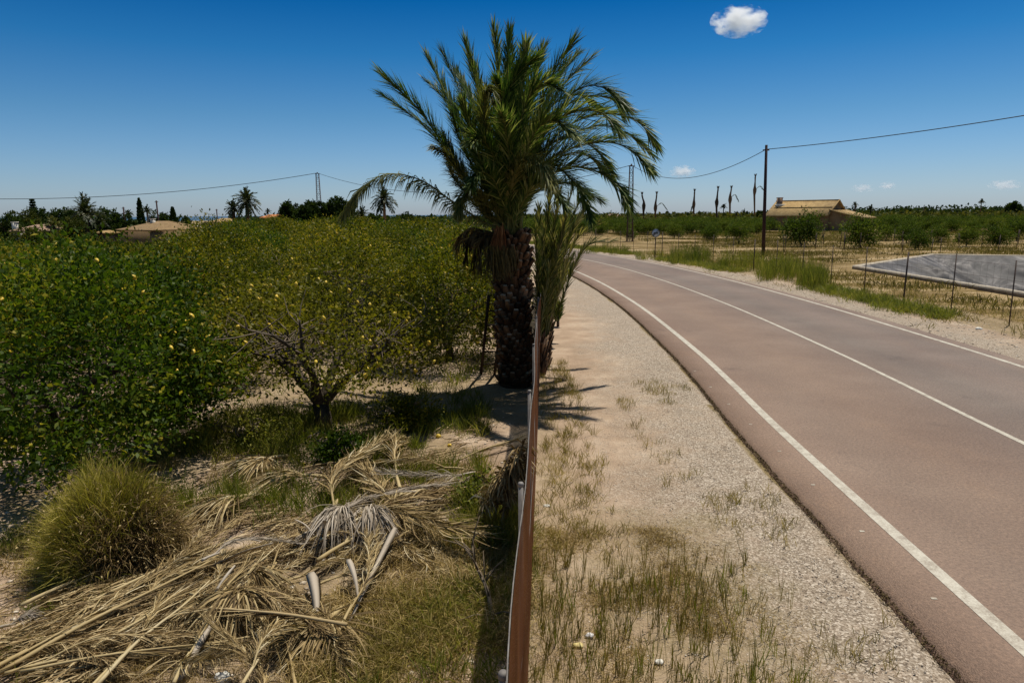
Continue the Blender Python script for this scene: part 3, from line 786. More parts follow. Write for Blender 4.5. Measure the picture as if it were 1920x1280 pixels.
# fronds: points of the spine in the photo's pixels with the depth (m) relative to the trunk, length of the leaflets
C0 = (962, 436)
FR = [
 ([(900, 380), (838, 285), (785, 205), (712, 134)], -0.6, .42, 0),
 ([(905, 390), (850, 300), (792, 232), (738, 190), (712, 172)], 0.4, .40, 0),
 ([(915, 360), (868, 250), (828, 160), (797, 98)], 0.9, .42, 0),
 ([(920, 350), (880, 230), (852, 145), (828, 93)], 0.2, .42, 0),
 ([(925, 340), (905, 220), (888, 140), (872, 78)], -0.5, .42, 0),
 ([(915, 365), (872, 255), (832, 182), (792, 142)], 1.5, .34, 0),
 ([(940, 320), (934, 180), (930, 100), (926, 50)], -0.2, .42, 0),
 ([(950, 310), (952, 170), (953, 100), (955, 50)], 0.5, .40, 0),
 ([(966, 310), (975, 190), (982, 130), (986, 84)], -0.7, .45, 0),
 ([(975, 310), (990, 190), (1004, 130), (1018, 86)], 0.8, .44, 0),
 ([(985, 310), (1012, 200), (1040, 130), (1076, 72)], -0.3, .44, 0),
 ([(988, 320), (1020, 220), (1060, 150), (1110, 102)], 0.6, .45, 0),
 ([(990, 330), (1032, 230), (1080, 165), (1130, 155), (1178, 192)], -0.8, .45, 0),
 ([(990, 340), (1040, 255), (1100, 215), (1160, 208), (1205, 225), (1234, 262)], -0.3, .44, 0),
 ([(990, 350), (1035, 275), (1090, 240), (1140, 230), (1190, 250), (1228, 285)], 1.2, .42, 0),
 ([(985, 360), (1030, 300), (1090, 268), (1150, 262), (1195, 282), (1224, 314)], -1.2, .44, 0),
 ([(985, 375), (1025, 330), (1075, 310), (1125, 318), (1165, 350), (1186, 390)], -1.4, .42, 0),
 ([(980, 375), (1010, 325), (1045, 312), (1080, 340), (1104, 385), (1113, 416)], -1.9, .40, 0),
 ([(905, 415), (843, 374), (790, 338), (728, 326), (680, 352), (642, 402)], -0.9, .46, 1),
 ([(910, 400), (870, 340), (835, 290), (812, 275)], -1.0, .34, 1),
 ([(915, 410), (868, 358), (845, 325), (838, 300)], 0.9, .36, 1),
 ([(935, 380), (900, 300), (880, 240), (866, 190)], -1.3, .42, 0),
 ([(938, 370), (915, 270), (905, 200), (915, 165), (925, 190)], -1.7, .40, 1),
 ([(950, 350), (945, 240), (940, 180), (932, 150)], -1.1, .45, 0),
 ([(965, 350), (972, 250), (990, 180), (1020, 150), (1050, 160)], -1.5, .45, 0),
 ([(975, 340), (1005, 240), (1040, 190), (1085, 170), (1120, 190)], 1.4, .44, 0),
 ([(970, 360), (985, 290), (1010, 235), (1045, 222), (1080, 250)], -2.1, .44, 0),
 ([(970, 360), (1000, 300), (1040, 260), (1085, 255), (1125, 280), (1150, 315)], -0.2, .44, 0),
 ([(950, 365), (930, 300), (905, 260), (880, 262)], -1.9, .42, 0),
 ([(955, 370), (955, 300), (948, 240), (940, 210)], -2.0, .46, 0),
 ([(975, 360), (1010, 275), (1050, 205), (1100, 175), (1150, 178), (1172, 205)], 0.6, .44, 0),
 ([(960, 350), (962, 250), (968, 170), (985, 120)], 1.3, .44, 0),
 ([(940, 350), (910, 250), (880, 180), (855, 130)], 1.6, .40, 0),
 ([(985, 380), (1030, 345), (1080, 345), (1130, 375)], 1.4, .38, 0),
 ([(930, 390), (890, 320), (862, 262), (845, 215)], -0.4, .40, 0),
 ([(920, 400), (880, 350), (850, 300), (830, 255)], 0.4, .38, 1),
 ([(955, 380), (962, 330), (985, 300), (1015, 310), (1035, 345)], -2.3, .42, 1),
 ([(945, 385), (925, 335), (900, 320), (880, 345)], -2.0, .40, 0),
 ([(930, 400), (895, 365), (868, 368), (856, 400)], -1.5, .36, 1),
 ([(975, 390), (1000, 350), (1035, 350), (1062, 385)], -1.6, .38, 0),
 ([(985, 385), (1020, 320), (1065, 285), (1110, 290), (1145, 325)], 0.9, .42, 0),
 ([(980, 330), (1015, 215), (1055, 130), (1090, 90)], 1.5, .42, 0),
 ([(955, 330), (945, 210), (965, 140), (1000, 105)], -0.9, .44, 0),
 ([(950, 340), (925, 230), (900, 160), (880, 110)], 0.7, .40, 0),
 ([(980, 340), (1020, 250), (1075, 205), (1130, 205), (1165, 240)], -1.5, .44, 0),
]
def bow(f): return -f
for pts, dy, ll, pale in FR:
    n = len(pts)
    cv = [D(C0[0] + random.uniform(-14, 14), C0[1] + random.uniform(-6, 10), PY + 0.12 * np.sign(dy))]
    for k, (px, py) in enumerate(pts):
        u = (k + 1) / n
        if pts[-1][1] != 402: px = C0[0] + (px - C0[0]) * .975; py = C0[1] + (py - C0[1]) * .972
        cv.append(D(px, py, PY + dy * u ** 1.3))
    mb = MB()
    if py == 402:
        frond(mb, cv, ll * 1.05, 190, 0.024, 0, 1, 0.022, 1.6, -.1, 0.10, (52, 20), flop=.35, spreadv=1.6, jitter=0.12)
    else:
        frond(mb, cv, ll * 1.32, 230, 0.021, 0, 1, 0.022, 0.16 if not pale else .6, 0.45, 0.10, (40, 13), twist=random.uniform(-0.4, 0.4), spreadv=2.4, jitter=0.06)
    mb.build('frond', [M['palm_leaf_pale' if pale else 'palm_leaf'], M['palm_leaf_pale']], palm, PB)
# brown dead fronds hanging beside the crown
for pts, dy in [([(908, 436), (886, 440), (876, 462), (872, 488)], -0.3), ([(912, 440), (896, 450), (888, 500)], 0.1), ([(908, 432), (880, 428), (862, 445), (856, 470)], 0.6), ([(915, 440), (902, 455), (900, 500)], -0.5)]:
    cv = [D(958, 446, PY)] + [D(a, b, PY + dy * (k + 1) / len(pts)) for k, (a, b) in enumerate(pts)]
    mb = MB(); frond(mb, cv, 0.42, 90, 0.028, 0, 0, 0.02, 1.2, -0.2, 0.15, flop=0.7, jitter=0.25)
    tag(mb.build('dead_frond', M['dead_leaf'], palm, PB), 'dry brown frond hanging beside the crown')
# orange-brown sheath and hanging date strands
mb = MB()
a = D(938, 432, PY - 0.40); b = D(934, 470, PY - 0.52)
k = 900; q = RS.rand(k) * 6.283; rr_ = .55 + .45 * RS.rand(k)
p0 = a + np.c_[np.cos(q) * .07 * rr_, np.sin(q) * .07 * rr_, .04 * RS.randn(k)]; p2 = b + np.c_[np.cos(q) * .17 * rr_, np.sin(q) * .12 * rr_, .06 * RS.randn(k)]
ribbons(mb, p0, (p0 + p2) / 2 + np.c_[np.cos(q) * .02, np.sin(q) * .02 - .02, 0 * q], p2, .012, 3, 0)
fb = mb.build('fibre_sheath', M['fibre'], palm, PB)
mb = MB()
k = 420
x = D(934, 468, PY)[0] + RS.randn(k) * 0.13; y = PY - 0.5 + RS.randn(k) * 0.08; z = D(934, 470, PY - 0.5)[2] + RS.rand(k) * 0.12
blades(mb, np.c_[x, y, z], np.c_[RS.randn(k) * 0.18, RS.randn(k) * 0.12 - 0.1, -np.ones(k)], 0.35 + 0.35 * RS.rand(k), 0.018, 0, None, 0.3)
for q in range(240):
    p = np.array([D(934, 468, PY)[0] + random.gauss(0, .16), PY - 0.55 + random.gauss(0, .08), D(934, 470, PY - 0.5)[2] - random.random() * 0.6])
    mb.box(p, (0.022, 0.022, 0.032), None, 0, random.random(), 0.6)
mb.build('date_bunch', M['date_strand'], palm, PB)

# offshoot clump growing behind the trunk, on the fence line
def sucker(px, py, Yd, tips, name_label, L=.34, rb=0.1):
    b = G(px, py); b = np.array([b[0], b[1], 0.0]) if Yd is None else np.array([D(px, py, Yd)[0], Yd, 0.0])
    rt = empty('palm_offshoot', b, name_label, 'palm', 'young palm offshoots on the fence line')
    mb = MB()
    mb.tube([b + (0, 0, -0.05), b + (0.02, 0, 0.4), b + (0.0, 0, 0.7)], [0.16, 0.15, 0.07], 9, 0, 0.3, jit=0.3)
    for i in range(60):
        a_ = i * 2.4; z = 0.7 * i / 60
        rad = np.array([math.cos(a_), math.sin(a_), 0])
        mb.tube([b + rad * 0.13 + (0, 0, z), b + rad * 0.22 + (0, 0, z + 0.22)], [0.035, 0.012], 4, 0, random.random())
    mb.build('stem', M['boot'], rt, b)
    for (qx, qy, bend, dy) in tips:
        e = D(qx, qy, b[1] + dy); s = b + (0, 0, 0.6)
        mid = s + (e - s) * 0.55 + np.array([0, 0, bend])
        m2 = MB(); frond(m2, [b + (0, 0, 0.1), s + (e - s) * 0.15, mid, e], L * 1.2, 110, 0.022, 0, 1, 0.022, 0.2, 0.45, 0.3, (38, 14), rbase=rb, spreadv=1.8, jitter=.08, twist=random.uniform(-0.6, 0.6))
        m2.build('frond', [M['palm_leaf_mid'], M['palm_leaf_pale']], rt, b)
sucker(1018, 640, 15.6, [(1092, 365, .5, 0), (1075, 350, .4, .8), (1048, 362, .3, -.5), (1030, 372, .2, .5), (1150, 452, .8, .6), (1120, 420, .7, -.3), (1010, 390, .2, 1.), (1062, 405, .4, -.6), (1100, 385, .5, 1.0), (1040, 420, .2, 0.2), (1056, 440, .3, -.6), (1020, 430, .1, -.4)], 'tall palm offshoot with arching fronds directly behind the big palm trunk')
sucker(1024, 600, 18.5, [(1076, 478, .1, 0), (1066, 488, .1, .3), (1056, 470, .1, -.3), (1050, 500, .0, .2), (1040, 462, .1, .3), (1072, 500, .1, -.2), (1030, 470, .1, -.4), (1080, 490, .05, .5), (1046, 480, .1, -.5), (1060, 510, .0, -.4)], 'upright palm offshoot spreading over the verge at the far end of the net fence', .28)
sucker(1010, 650, 14.9, [(1018, 440, .1, 0), (1040, 455, .1, .3), (1005, 430, .1, -.1), (1030, 500, .1, -.2), (1025, 465, .1, .3)], 'short palm offshoot pressed against the right side of the big trunk', .28)
# small spiky yucca on the verge
yb = G(1046, 612)
mb = MB(); mb.tube([yb, yb + (0, 0, 0.35), yb + (0.03, 0, 0.7)], [0.05, 0.04, 0.03], 7, 0, .4, jit=.2)
k = 150; a_ = RS.rand(k) * 6.28; zz = 0.15 + 0.6 * RS.rand(k)
blades(mb, yb + np.c_[np.cos(a_) * .03, np.sin(a_) * .03, zz], np.c_[np.cos(a_), np.sin(a_), 0.5 + RS.rand(k)], 0.28, 0.04, 1, None, .1)
tag(mb.build('yucca', [M['bark'], M['palm_leaf']], None, yb), 'small spiky yucca at the foot of the net fence, right of the palm offshoots', 'plant')

# ------------------------------------------------------------------ ladder against the palm
def ladder():
    a0 = G(902, 702); a1 = G(926, 704)
    tz = 1.9
    t0 = np.array([PB[0] - 0.52, PY - 0.15, tz]); t1 = t0 + np.array([0.30, 0.02, 0])
    a0[2] = gz1(a0[0], a0[1]); a1 = a0 + np.array([0.30, 0.02, 0])
    rt = empty('ladder', a0, 'dark wooden ladder leaning against the left side of the big palm trunk', 'ladder')
    for p, q in ((a0, t0), (a1, t1)):
        mb = MB(); mb.tube([p, (p + q) / 2, q], 0.032, 7, jit=.1); mb.build('rail', M['wood_dark'], rt, a0)
    for k in range(5):
        u = 0.14 + k * 0.17
        mb = MB(); mb.tube([a0 + (t0 - a0) * u, a1 + (t1 - a1) * u], 0.018, 6); mb.build('rung', M['wood_dark'], rt, a0)
ladder()

# ------------------------------------------------------------------ brown net fence
def net_mat():
    m, t, o = mat_new('brown_net')
    tcn = N(t, 'TexCoord'); sp = N(t, 'SeparateXYZ'); t.links.new(tcn.outputs['Object'], sp.inputs[0])
    nz = N(t, 'TexNoise', i_Scale=1.6, i_Detail=5.0); t.links.new(tcn.outputs['Object'], nz.inputs['Vector'])
    r = rampnode(t, [(0.3, (0.10, 0.034, 0.010)), (0.7, (0.19, 0.070, 0.024))]); t.links.new(nz.outputs[0], r.inputs[0])
    p = N(t, 'BsdfPrincipled'); p.inputs['Roughness'].default_value = 0.9; p.inputs['Specular IOR Level'].default_value = .05; t.links.new(r.outputs[0], p.inputs['Base Color'])
    fs = []
    for ax, sc in (('Y', 2 * math.pi / 0.022), ('Z', 2 * math.pi / 0.022)):
        mu = N(t, 'Math', operation='MULTIPLY'); mu.inputs[1].default_value = sc; t.links.new(sp.outputs[ax], mu.inputs[0])
        s = N(t, 'Math', operation='SINE'); t.links.new(mu.outputs[0], s.inputs[0])
        g = N(t, 'Math', operation='GREATER_THAN'); g.inputs[1].default_value = 0.42; t.links.new(s.outputs[0], g.inputs[0]); fs.append(g)
    mn = N(t, 'Math', operation='MULTIPLY'); t.links.new(fs[0].outputs[0], mn.inputs[0]); t.links.new(fs[1].outputs[0], mn.inputs[1])
    tr = N(t, 'BsdfTransparent'); mx = N(t, 'MixShader')
    t.links.new(mn.outputs[0], mx.inputs[0]); t.links.new(p.outputs[0], mx.inputs[1]); t.links.new(tr.outputs[0], mx.inputs[2]); t.links.new(mx.outputs[0], o.inputs[0])
    return m
M['net'] = net_mat()
def fx(y):                                             # the fence line on the ground
    return -0.125 + 0.05 * min(y, 60)
FT = 1.85
def net_fence():
    b = np.array([fx(4.0), 4.0, 0.0])
    rt = empty('net_fence', b, 'long brown netting fence on galvanised posts between the orchard and the gravel verge', 'fence')
    ys = np.arange(0.8, 34, 0.1); zs = np.linspace(0.02, FT - 0.03, 22)
    X = []
    for y in ys:
        lean = 0.05 * (vn(np.array([y * 0.7]), np.array([2.0]), 3)[0] - 0.5)
        for z in zs:
            X.append((fx(y) + lean * z / FT + 0.05 * (vn(np.array([y * 1.4]), np.array([z * 1.1]), 8)[0] - 0.5) * math.sin(math.pi * z / FT), y, z + 0.11 * (z / FT) * (vn(np.array([y * 0.9]), np.array([0.0]), 77)[0] - .5)))
    ny, nz_ = len(ys), len(zs)
    j, i = np.meshgrid(np.arange(nz_ - 1), np.arange(ny - 1)); k = (i * nz_ + j).ravel()
    X = np.array(X)
    th = X.copy(); th[:, 0] += 0.003
    mb = MB(); mb.add(X, np.c_[k, k + nz_, k + nz_ + 1, k + 1], 0, .5)
    mb.build('netting', M['net'], rt, b, smooth=True)
    top = X.reshape(ny, nz_, 3)[:, -1]
    mb = MB(); mb.tube(top[::3] + (-0.006, 0, 0.004), 0.0035, 5)
    mb.build('top_wire', M['galv'], rt, b)
    mb = MB(); mb.tube(top[::3] * (1, 1, 0.5) + (-0.006, 0, 0), 0.002, 4)
    mb.build('middle_wire', M['galv'], rt, b)
    for y in (2.22, 4.0, 6.26, 8.6, 11.0, 13.6, 16.2, 18.8, 21.4, 24, 26.6, 29.2, 31.8):
        x = fx(y) - 0.026
        mb = MB(); mb.tube([(x, y, -0.1), (x, y, FT + 0.0)], 0.016, 12)
        p = mb.build('post', M['galv'], rt, b)
        mb = MB(); mb.tube([(x, y, FT - 0.008), (x, y, FT + 0.012), (x, y, FT + 0.02)], [0.019, 0.019, 0.013], 12); c = mb.build('cap', M['galv'], p, b)
net_fence()

# ------------------------------------------------------------------ right wire fence
def off_line(of, y0, y1, step):
    T = np.gradient(_keep, axis=0); T /= np.linalg.norm(T, axis=1)[:, None]
    L = _keep + np.c_[T[:, 1], -T[:, 0]] * of
    s = np.r_[0, np.cumsum(np.linalg.norm(np.diff(L, axis=0), axis=1))]
    m = (L[:, 1] > y0) & (L[:, 1] < y1)
    sm = s[m]; q = np.arange(sm[0], sm[-1], step)
    return np.c_[np.interp(q, s, L[:, 0]), np.interp(q, s, L[:, 1])]
def wire_fence():
    P_ = off_line(7.35, 12, 96, 2.95)
    b = np.array([P_[0][0], P_[0][1], 0.0])
    rt = empty('wire_fence', b, 'rusty wire fence on thin steel posts along the far side of the road', 'fence')
    for k, (x, y) in enumerate(P_):
        h = 2.0 + random.uniform(-.06, .06); lx = random.gauss(0, .02)
        mb = MB(); mb.tube([(x, y, -.1), (x + lx, y, h)], 0.019 if k % 5 else 0.032, 6)
        mb.build('post', M['post_dark'], rt, b)
    for z in (0.15, 0.55, 0.95, 1.4, 1.85):
        pts = [(x, y, z + random.uniform(-.02, .02)) for x, y in P_]
        mb = MB(); mb.tube(pts, 0.0045, 3, cap=False); mb.build('wire', M['rust'], rt, b)
    # knotted mesh: fine vertical wires
    mb = MB()
    for i in range(len(P_) - 1):
        for u in np.linspace(0, 1, 10)[:-1]:
            p = P_[i] + (P_[i + 1] - P_[i]) * u
            mb.tube([(p[0], p[1], 0.1), (p[0], p[1], 1.86)], 0.002, 3, cap=False)
    mb.build('mesh_wires', M['rust'], rt, b)
wire_fence()

# ------------------------------------------------------------------ citrus trees
def limb_tree(mb, seed, trunk_h, trunk_r, nl, reach, h, spread=1.0, mat=0, twigs=26, tw_mat=1):
    rg = random.Random(seed); tips = []
    tp = np.array([rg.uniform(-.1, .1), rg.uniform(-.1, .1), trunk_h])
    mb.tube([(0, 0, -0.12), (0.02, 0, trunk_h * .5), tp], [trunk_r * 1.35, trunk_r, trunk_r * .95], 9, mat, .4, jit=.25)
    for i in range(nl):
        a = i * 6.283 / nl + rg.uniform(-.4, .4)
        r = reach * rg.uniform(.55, .8)
        d = np.array([math.cos(a), math.sin(a), 0])
        p1 = tp + d * r * .35 + (0, 0, (h - trunk_h) * .35 * rg.uniform(.7, 1.2))
        p2 = tp + d * r * .8 + (0, 0, (h - trunk_h) * .62 * rg.uniform(.7, 1.1))
        c = spline([tp - (0, 0, .05), p1, p2], 9)
        mb.tube(c, np.linspace(trunk_r * .68, trunk_r * .22, 9), 7, mat, .4, jit=.2)
        for j in range(4):
            s = c[rg.randint(3, 8)]
            e = s + np.array([d[0] * .5 + rg.uniform(-.7, .7), d[1] * .5 + rg.uniform(-.7, .7), rg.uniform(.1, .8)]) * reach * .38
            cc = spline([s, (s + e) / 2 + np.array([0, 0, .1]), e], 6)
            mb.tube(cc, np.linspace(trunk_r * .25, trunk_r * .09, 6), 5, mat, .4)
            tips.append(e)
            for q in range(twigs // 4):
                s2 = cc[rg.randint(1, 5)]
                e2 = s2 + np.array([rg.uniform(-1, 1), rg.uniform(-1, 1), rg.uniform(-.6, .8)]) * reach * .24
                mb.tube([s2, (s2 + e2) / 2 + np.array([rg.uniform(-.05, .05)] * 3), e2], [.012, .008, .004], 4, tw_mat, .4, cap=False)
                tips.append(e2)
    return tips

def crown_points(rg, n_cl, rx, rz, zc, low, bumps=0.22, hole=0.30, shell=0.62):
    """clump centres in an uneven dome, with gaps"""
    out = []
    ph = rg.rand(6) * 6.28
    while len(out) < n_cl:
        d = unit(rg.randn(3))
        a = math.atan2(d[1], d[0])
        k = 1 + bumps * (math.sin(2 * a + ph[0]) * .5 + math.sin(3 * a + ph[1]) * .4 + math.sin(5 * a + ph[2] + d[2] * 3) * .4 + math.sin(4 * d[2] + ph[3] + a) * .4)
        r = (shell + (1 - shell) * rg.rand() ** .7) * k
        p = np.array([d[0] * rx * r, d[1] * rx * r, zc + d[2] * rz * r])
        if p[2] < low: continue
        g = vn(np.array([p[0] * 1.3 + p[2] * .7 + ph[4] * 9]), np.array([p[1] * 1.3 - p[2] * .8]), 4)[0]
        if g < hole: continue
        out.append(p)
    return np.array(out)

def citrus_mesh(seed, rx, h, n_cl, per, leaf, leafm, spread=.17, low=0.25, hole=.3, limbs=4, twigs=26, trunk_h=.45, trunk_r=.10, shell=.6, bumps=.22, lift=0.0):
    rg = np.random.RandomState(seed)
    st = MB(); limb_tree(st, seed, trunk_h, trunk_r, limbs, rx, h * .92, twigs=twigs)
    zc = h * .52 + lift; rz = h - zc
    C = crown_points(rg, n_cl, rx, rz, zc, low, bumps, hole, shell)
    P_ = np.repeat(C, per, 0); P_ = P_ + rg.randn(len(P_), 3) * spread * np.array([1, 1, .8])
    P_[:, 2] = np.maximum(P_[:, 2], 0.08)
    out = unit(P_ - np.array([0, 0, zc * .7]))
    Dr = out * .7 + rg.randn(len(P_), 3) * .7 + np.array([0, 0, .1])
    cl = np.repeat(np.clip(.5 + rg.randn(n_cl) * .22, 0, 1), per)
    lf = MB()
    leaves(lf, P_, Dr, leaf * (.7 + .6 * rg.rand(len(P_))), leaf * .52 * (.8 + .4 * rg.rand(len(P_))), 0, np.clip(cl * .6 + rg.rand(len(P_)) * .4 + (rg.rand(len(P_)) < .04) * .5 - .03, 0, 1))
    return st, lf, C

def lemon_mesh():
    mb = MB(); k = 7; pr = [(-.055, .0), (-.047, .014), (-.03, .029), (0, .036), (.03, .029), (.045, .014), (.058, .004)]
    pts = [(0, 0, z) for z, r in pr]; mb.tube(pts, [max(r, .001) for z, r in pr], 8, 0, .5, cap=False)
    return mb
LEM = lemon_mesh().build('lemon', M['lemon'], None, (0, 0, 0), smooth=True)
LEM_ME = LEM.data
bpy.data.objects.remove(LEM)

def hero_tree(px, py, label, seed, n_lem, **kw):
    b = G(px, py); b[2] = gz1(b[0], b[1])
    rt = empty('lemon_tree', b, label, 'tree', 'lemon trees of the orchard left of the fence')
    leafm = kw.pop('leafm')
    st, lf, C = citrus_mesh(seed, leafm=leafm, **kw)
    st.build('trunk', [M['bark'], M['twig']], rt)
    lf.build('crown', leafm, rt)
    rg = np.random.RandomState(seed + 5)
    # lemons on the side and top that face the camera
    cand = C[(C[:, 1] < kw['rx'] * .35) & (C[:, 1] > -kw['rx'] * (.55 if kw['rx'] > 2.6 else 2))]
    sel = cand[rg.permutation(len(cand))[:n_lem]]
    for c in sel:
        o = bpy.data.objects.new('lemon', LEM_ME); COL.objects.link(o); o.parent = rt
        r = unit(c - np.array([0, 0, 1.2]))
        o.location = Vector(c + r * .10 + rg.randn(3) * .05)
        o.rotation_euler = (rg.rand() * .8, rg.rand() * .8, rg.rand() * 6)
        s = .6 + .35 * rg.rand(); o.scale = (s, s, s)
    return rt
hero_tree(128, 850, 'big dense dark green lemon tree at the left edge behind the bushy grass clump', 3, 60, rx=2.75, h=3.0, n_cl=1700, per=26, leaf=.085, leafm=M['lemon_leaf'], low=.12, hole=.27, trunk_h=.4)
hero_tree(606, 795, 'yellowish sparse lemon tree with a bare forked trunk in the middle of the front row', 8, 95, rx=2.3, h=2.6, n_cl=820, per=13, leaf=.080, leafm=M['lemon_leaf_yellow'], low=1.0, hole=.33, limbs=5, twigs=60, trunk_h=.42, trunk_r=.14, shell=.45, bumps=.15, lift=.22)
hero_tree(842, 672, 'fruit-laden lemon tree right behind the ladder and the big palm trunk', 14, 80, rx=1.95, h=2.75, n_cl=1000, per=20, leaf=.082, leafm=M['lemon_leaf_olive'], low=.3, hole=.3)
hero_tree(330, 712, 'lemon tree filling the gap between the dark left tree and the yellowish one', 21, 70, rx=2.5, h=2.85, n_cl=1250, per=22, leaf=.082, leafm=M['lemon_leaf_olive'], low=.3, hole=.28)
hero_tree(640, 640, 'green lemon tree just behind the yellowish forked one', 27, 60, rx=2.4, h=2.75, n_cl=1050, per=20, leaf=.088, leafm=M['lemon_leaf_olive'], low=.35, hole=.28)

# three ordinary citrus trees and copies of them through the orchard
def proto(seed, rx, h, n_cl, per, leaf, leafm, label, fruit=True, **kw):
    rt = empty('lemon_tree', (0, 0, 0), label, 'tree', 'lemon trees of the orchard left of the fence')
    st, lf, C = citrus_mesh(seed, rx, h, n_cl, per, leaf, leafm, spread=.24, twigs=8, **kw)
    st.build('trunk', [M['bark'], M['twig']], rt)
    lf.build('crown', leafm, rt)
    if fruit:
        rg = np.random.RandomState(seed); fb_ = MB()
        for c in C[rg.permutation(len(C))[:70]]:
            p = c + unit(c - np.array([0, 0, 1.2])) * .18
            fb_.tube([p + (0, 0, -.045), p, p + (0, 0, .05)], [.012, .036, .008], 6, 0, .5, cap=False)
        tag(fb_.build('lemons', M['lemon'], rt), kind='stuff')
    return rt
NEARL = 'leafy lemon tree in the rows close behind the front row of the orchard'
FARL = 'lemon tree deep in the orchard, only its crown top showing among the others'
pn = [proto(41, 2.25, 2.8, 650, 24, .098, M['lemon_leaf'], NEARL), proto(42, 2.25, 2.7, 630, 24, .098, M['lemon_leaf_olive'], NEARL), proto(43, 2.25, 2.9, 650, 24, .098, M['lemon_leaf_olive'], NEARL)]
pf = [proto(51, 2.6, 2.8, 260, 14, .22, M['lemon_leaf'], FARL, False), proto(52, 2.6, 2.9, 260, 14, .22, M['lemon_leaf_olive'], FARL, False)]
used = {id(o): False for o in pn + pf}
def place(plist, x, y, s=None, tree_z=None):
    o = random.choice(plist)
    if used[id(o)]: o = copy_tree(o)
    else: used[id(o)] = True
    o.location = (x, y, gz1(x, y) - 0.02)
    o.rotation_euler = (0, 0, random.random() * 6.28)
    s = s or random.uniform(.80, 1.08); o.scale = (s, s, s * random.uniform(.94, 1.05))
    return o
row = 0
cnt = 0
HOUSES = [(-69, 112, 13)]
for j in range(24):
    Y = 16.4 + j * 4.5
    for i in range(26):
        X = -3.2 + 0.05 * Y - i * 4.7 + random.uniform(-.35, .35); y = Y + random.uniform(-.35, .35)
        if X < -0.80 * y - 3: continue
        if j == 0 and i < 2: continue
        lat = road_lat(X, y)[0]
        if abs(lat) < 9: continue
        if y > 104 or lat > 0: continue
        cnt += 1
        place(pn if y < 42 else pf, X, y)
print('orchard trees', cnt)
for (X, Y) in ((-10.8, 11.8), (-12.3, 16)):
    o = place(pn, X, Y); o['label'] = 'leafy lemon tree at the left frame edge, %s behind the big dark one' % ('directly' if Y < 13 else 'second')
for o in pn + pf:
    if not used[id(o)]:
        for ch in list(o.children): bpy.data.objects.remove(ch)
        bpy.data.objects.remove(o)

# ------------------------------------------------------------------ young orchard across the road
def young_proto(seed, h, rx, n_cl, per, leaf, m, label, th):
    rt = empty('young_citrus_tree', (0, 0, 0), label, 'tree', 'young citrus trees across the road')
    st, lf, C = citrus_mesh(seed, rx, h, n_cl, per, leaf, m, spread=.2, twigs=4, low=th * .9, hole=.2, trunk_h=th, trunk_r=.05, shell=.25, lift=h * .04, bumps=.4)
    st.build('trunk', [M['bark'], M['twig']], rt); lf.build('crown', m, rt)
    return rt
YL = 'young citrus tree in the dense rows across the road'
yp = [young_proto(61, 2.3, 1.5, 190, 16, .17, M['young_leaf'], YL, .3), young_proto(62, 2.2, 1.4, 190, 16, .17, M['young_leaf'], YL, .35), young_proto(63, 2.5, 1.6, 190, 16, .17, M['young_leaf'], YL, .3)]
for o in yp: used[id(o)] = False
cnt = 0
for j in range(20):
    Y = 113 + j * 4.6
    for i in range(60):
        X = 4 + i * 3.7 + random.uniform(-.5, .5); y = Y + random.uniform(-.5, .5) + X * .05
        if X > .84 * y + 3 or road_lat(X, y)[0] < 13: continue
        if .375 * y < X < .54 * y and y < 156: continue
        if cnt >= 290: break
        cnt += 1; place(yp, X, y, random.uniform(.8, 1.2))
print('young trees', cnt)
SP = [(1385, 459, 1.0, 'low broad young citrus tree left of the black utility pole'), (1502, 462, 1.55, 'bushy rounded tree in front of the left end of the ochre farmhouse'), (1613, 466, 1.35, 'bushy tree in front of the annex of the ochre farmhouse'),
      (1700, 456, .95, 'first small tree right of the farmhouse annex'), (1722, 468, .8, 'thin-stemmed small tree standing in front of the others left above the pond'), (1760, 455, .8, 'small tree above the far corner of the pond'), (1812, 462, .9, 'thin young tree above the far rim of the pond'), (1868, 464, .95, 'rightmost large young tree above the pond rim'), (1660, 452, .85, 'small tree just right of the bushy one by the annex'),
      (1180, 452, .7, 'small tree at the foot of the right lattice pylon'), (1265, 448, .9, 'small tree right of the round road sign'), (1330, 452, .9, 'small tree between the round sign and the utility pole'), (1905, 452, 1.0, 'young tree at the right frame edge above the pond')]
for px, py, s, lb in SP:
    p = G(px, py); o = place(yp, p[0], p[1], s); o['label'] = lb
# tree stakes in the dry field
st0 = None
for k in range(34):
    px = random.uniform(1440, 1915); py = random.uniform(448, 476); p = G(px, py)
    if poly_inside_dist(p[0], p[1], POND) > -1: continue
    if st0 is None:
        mb = MB(); mb.tube([(0, 0, -.1), (0, 0, 1.5)], .03, 6); st0 = mb.build('tree_stake', M['post_dark'], None, (0, 0, 0)); o = st0
        tag(o, 'thin dark stake standing in the dry field behind the wire fence', 'stake', 'stakes in the dry field')
    else: o = st0.copy(); COL.objects.link(o)
    o.location = Vector(p); o.scale = (1, 1, random.uniform(.7, 1.2)); o.rotation_euler = (random.gauss(0, .04), random.gauss(0, .04), 0)

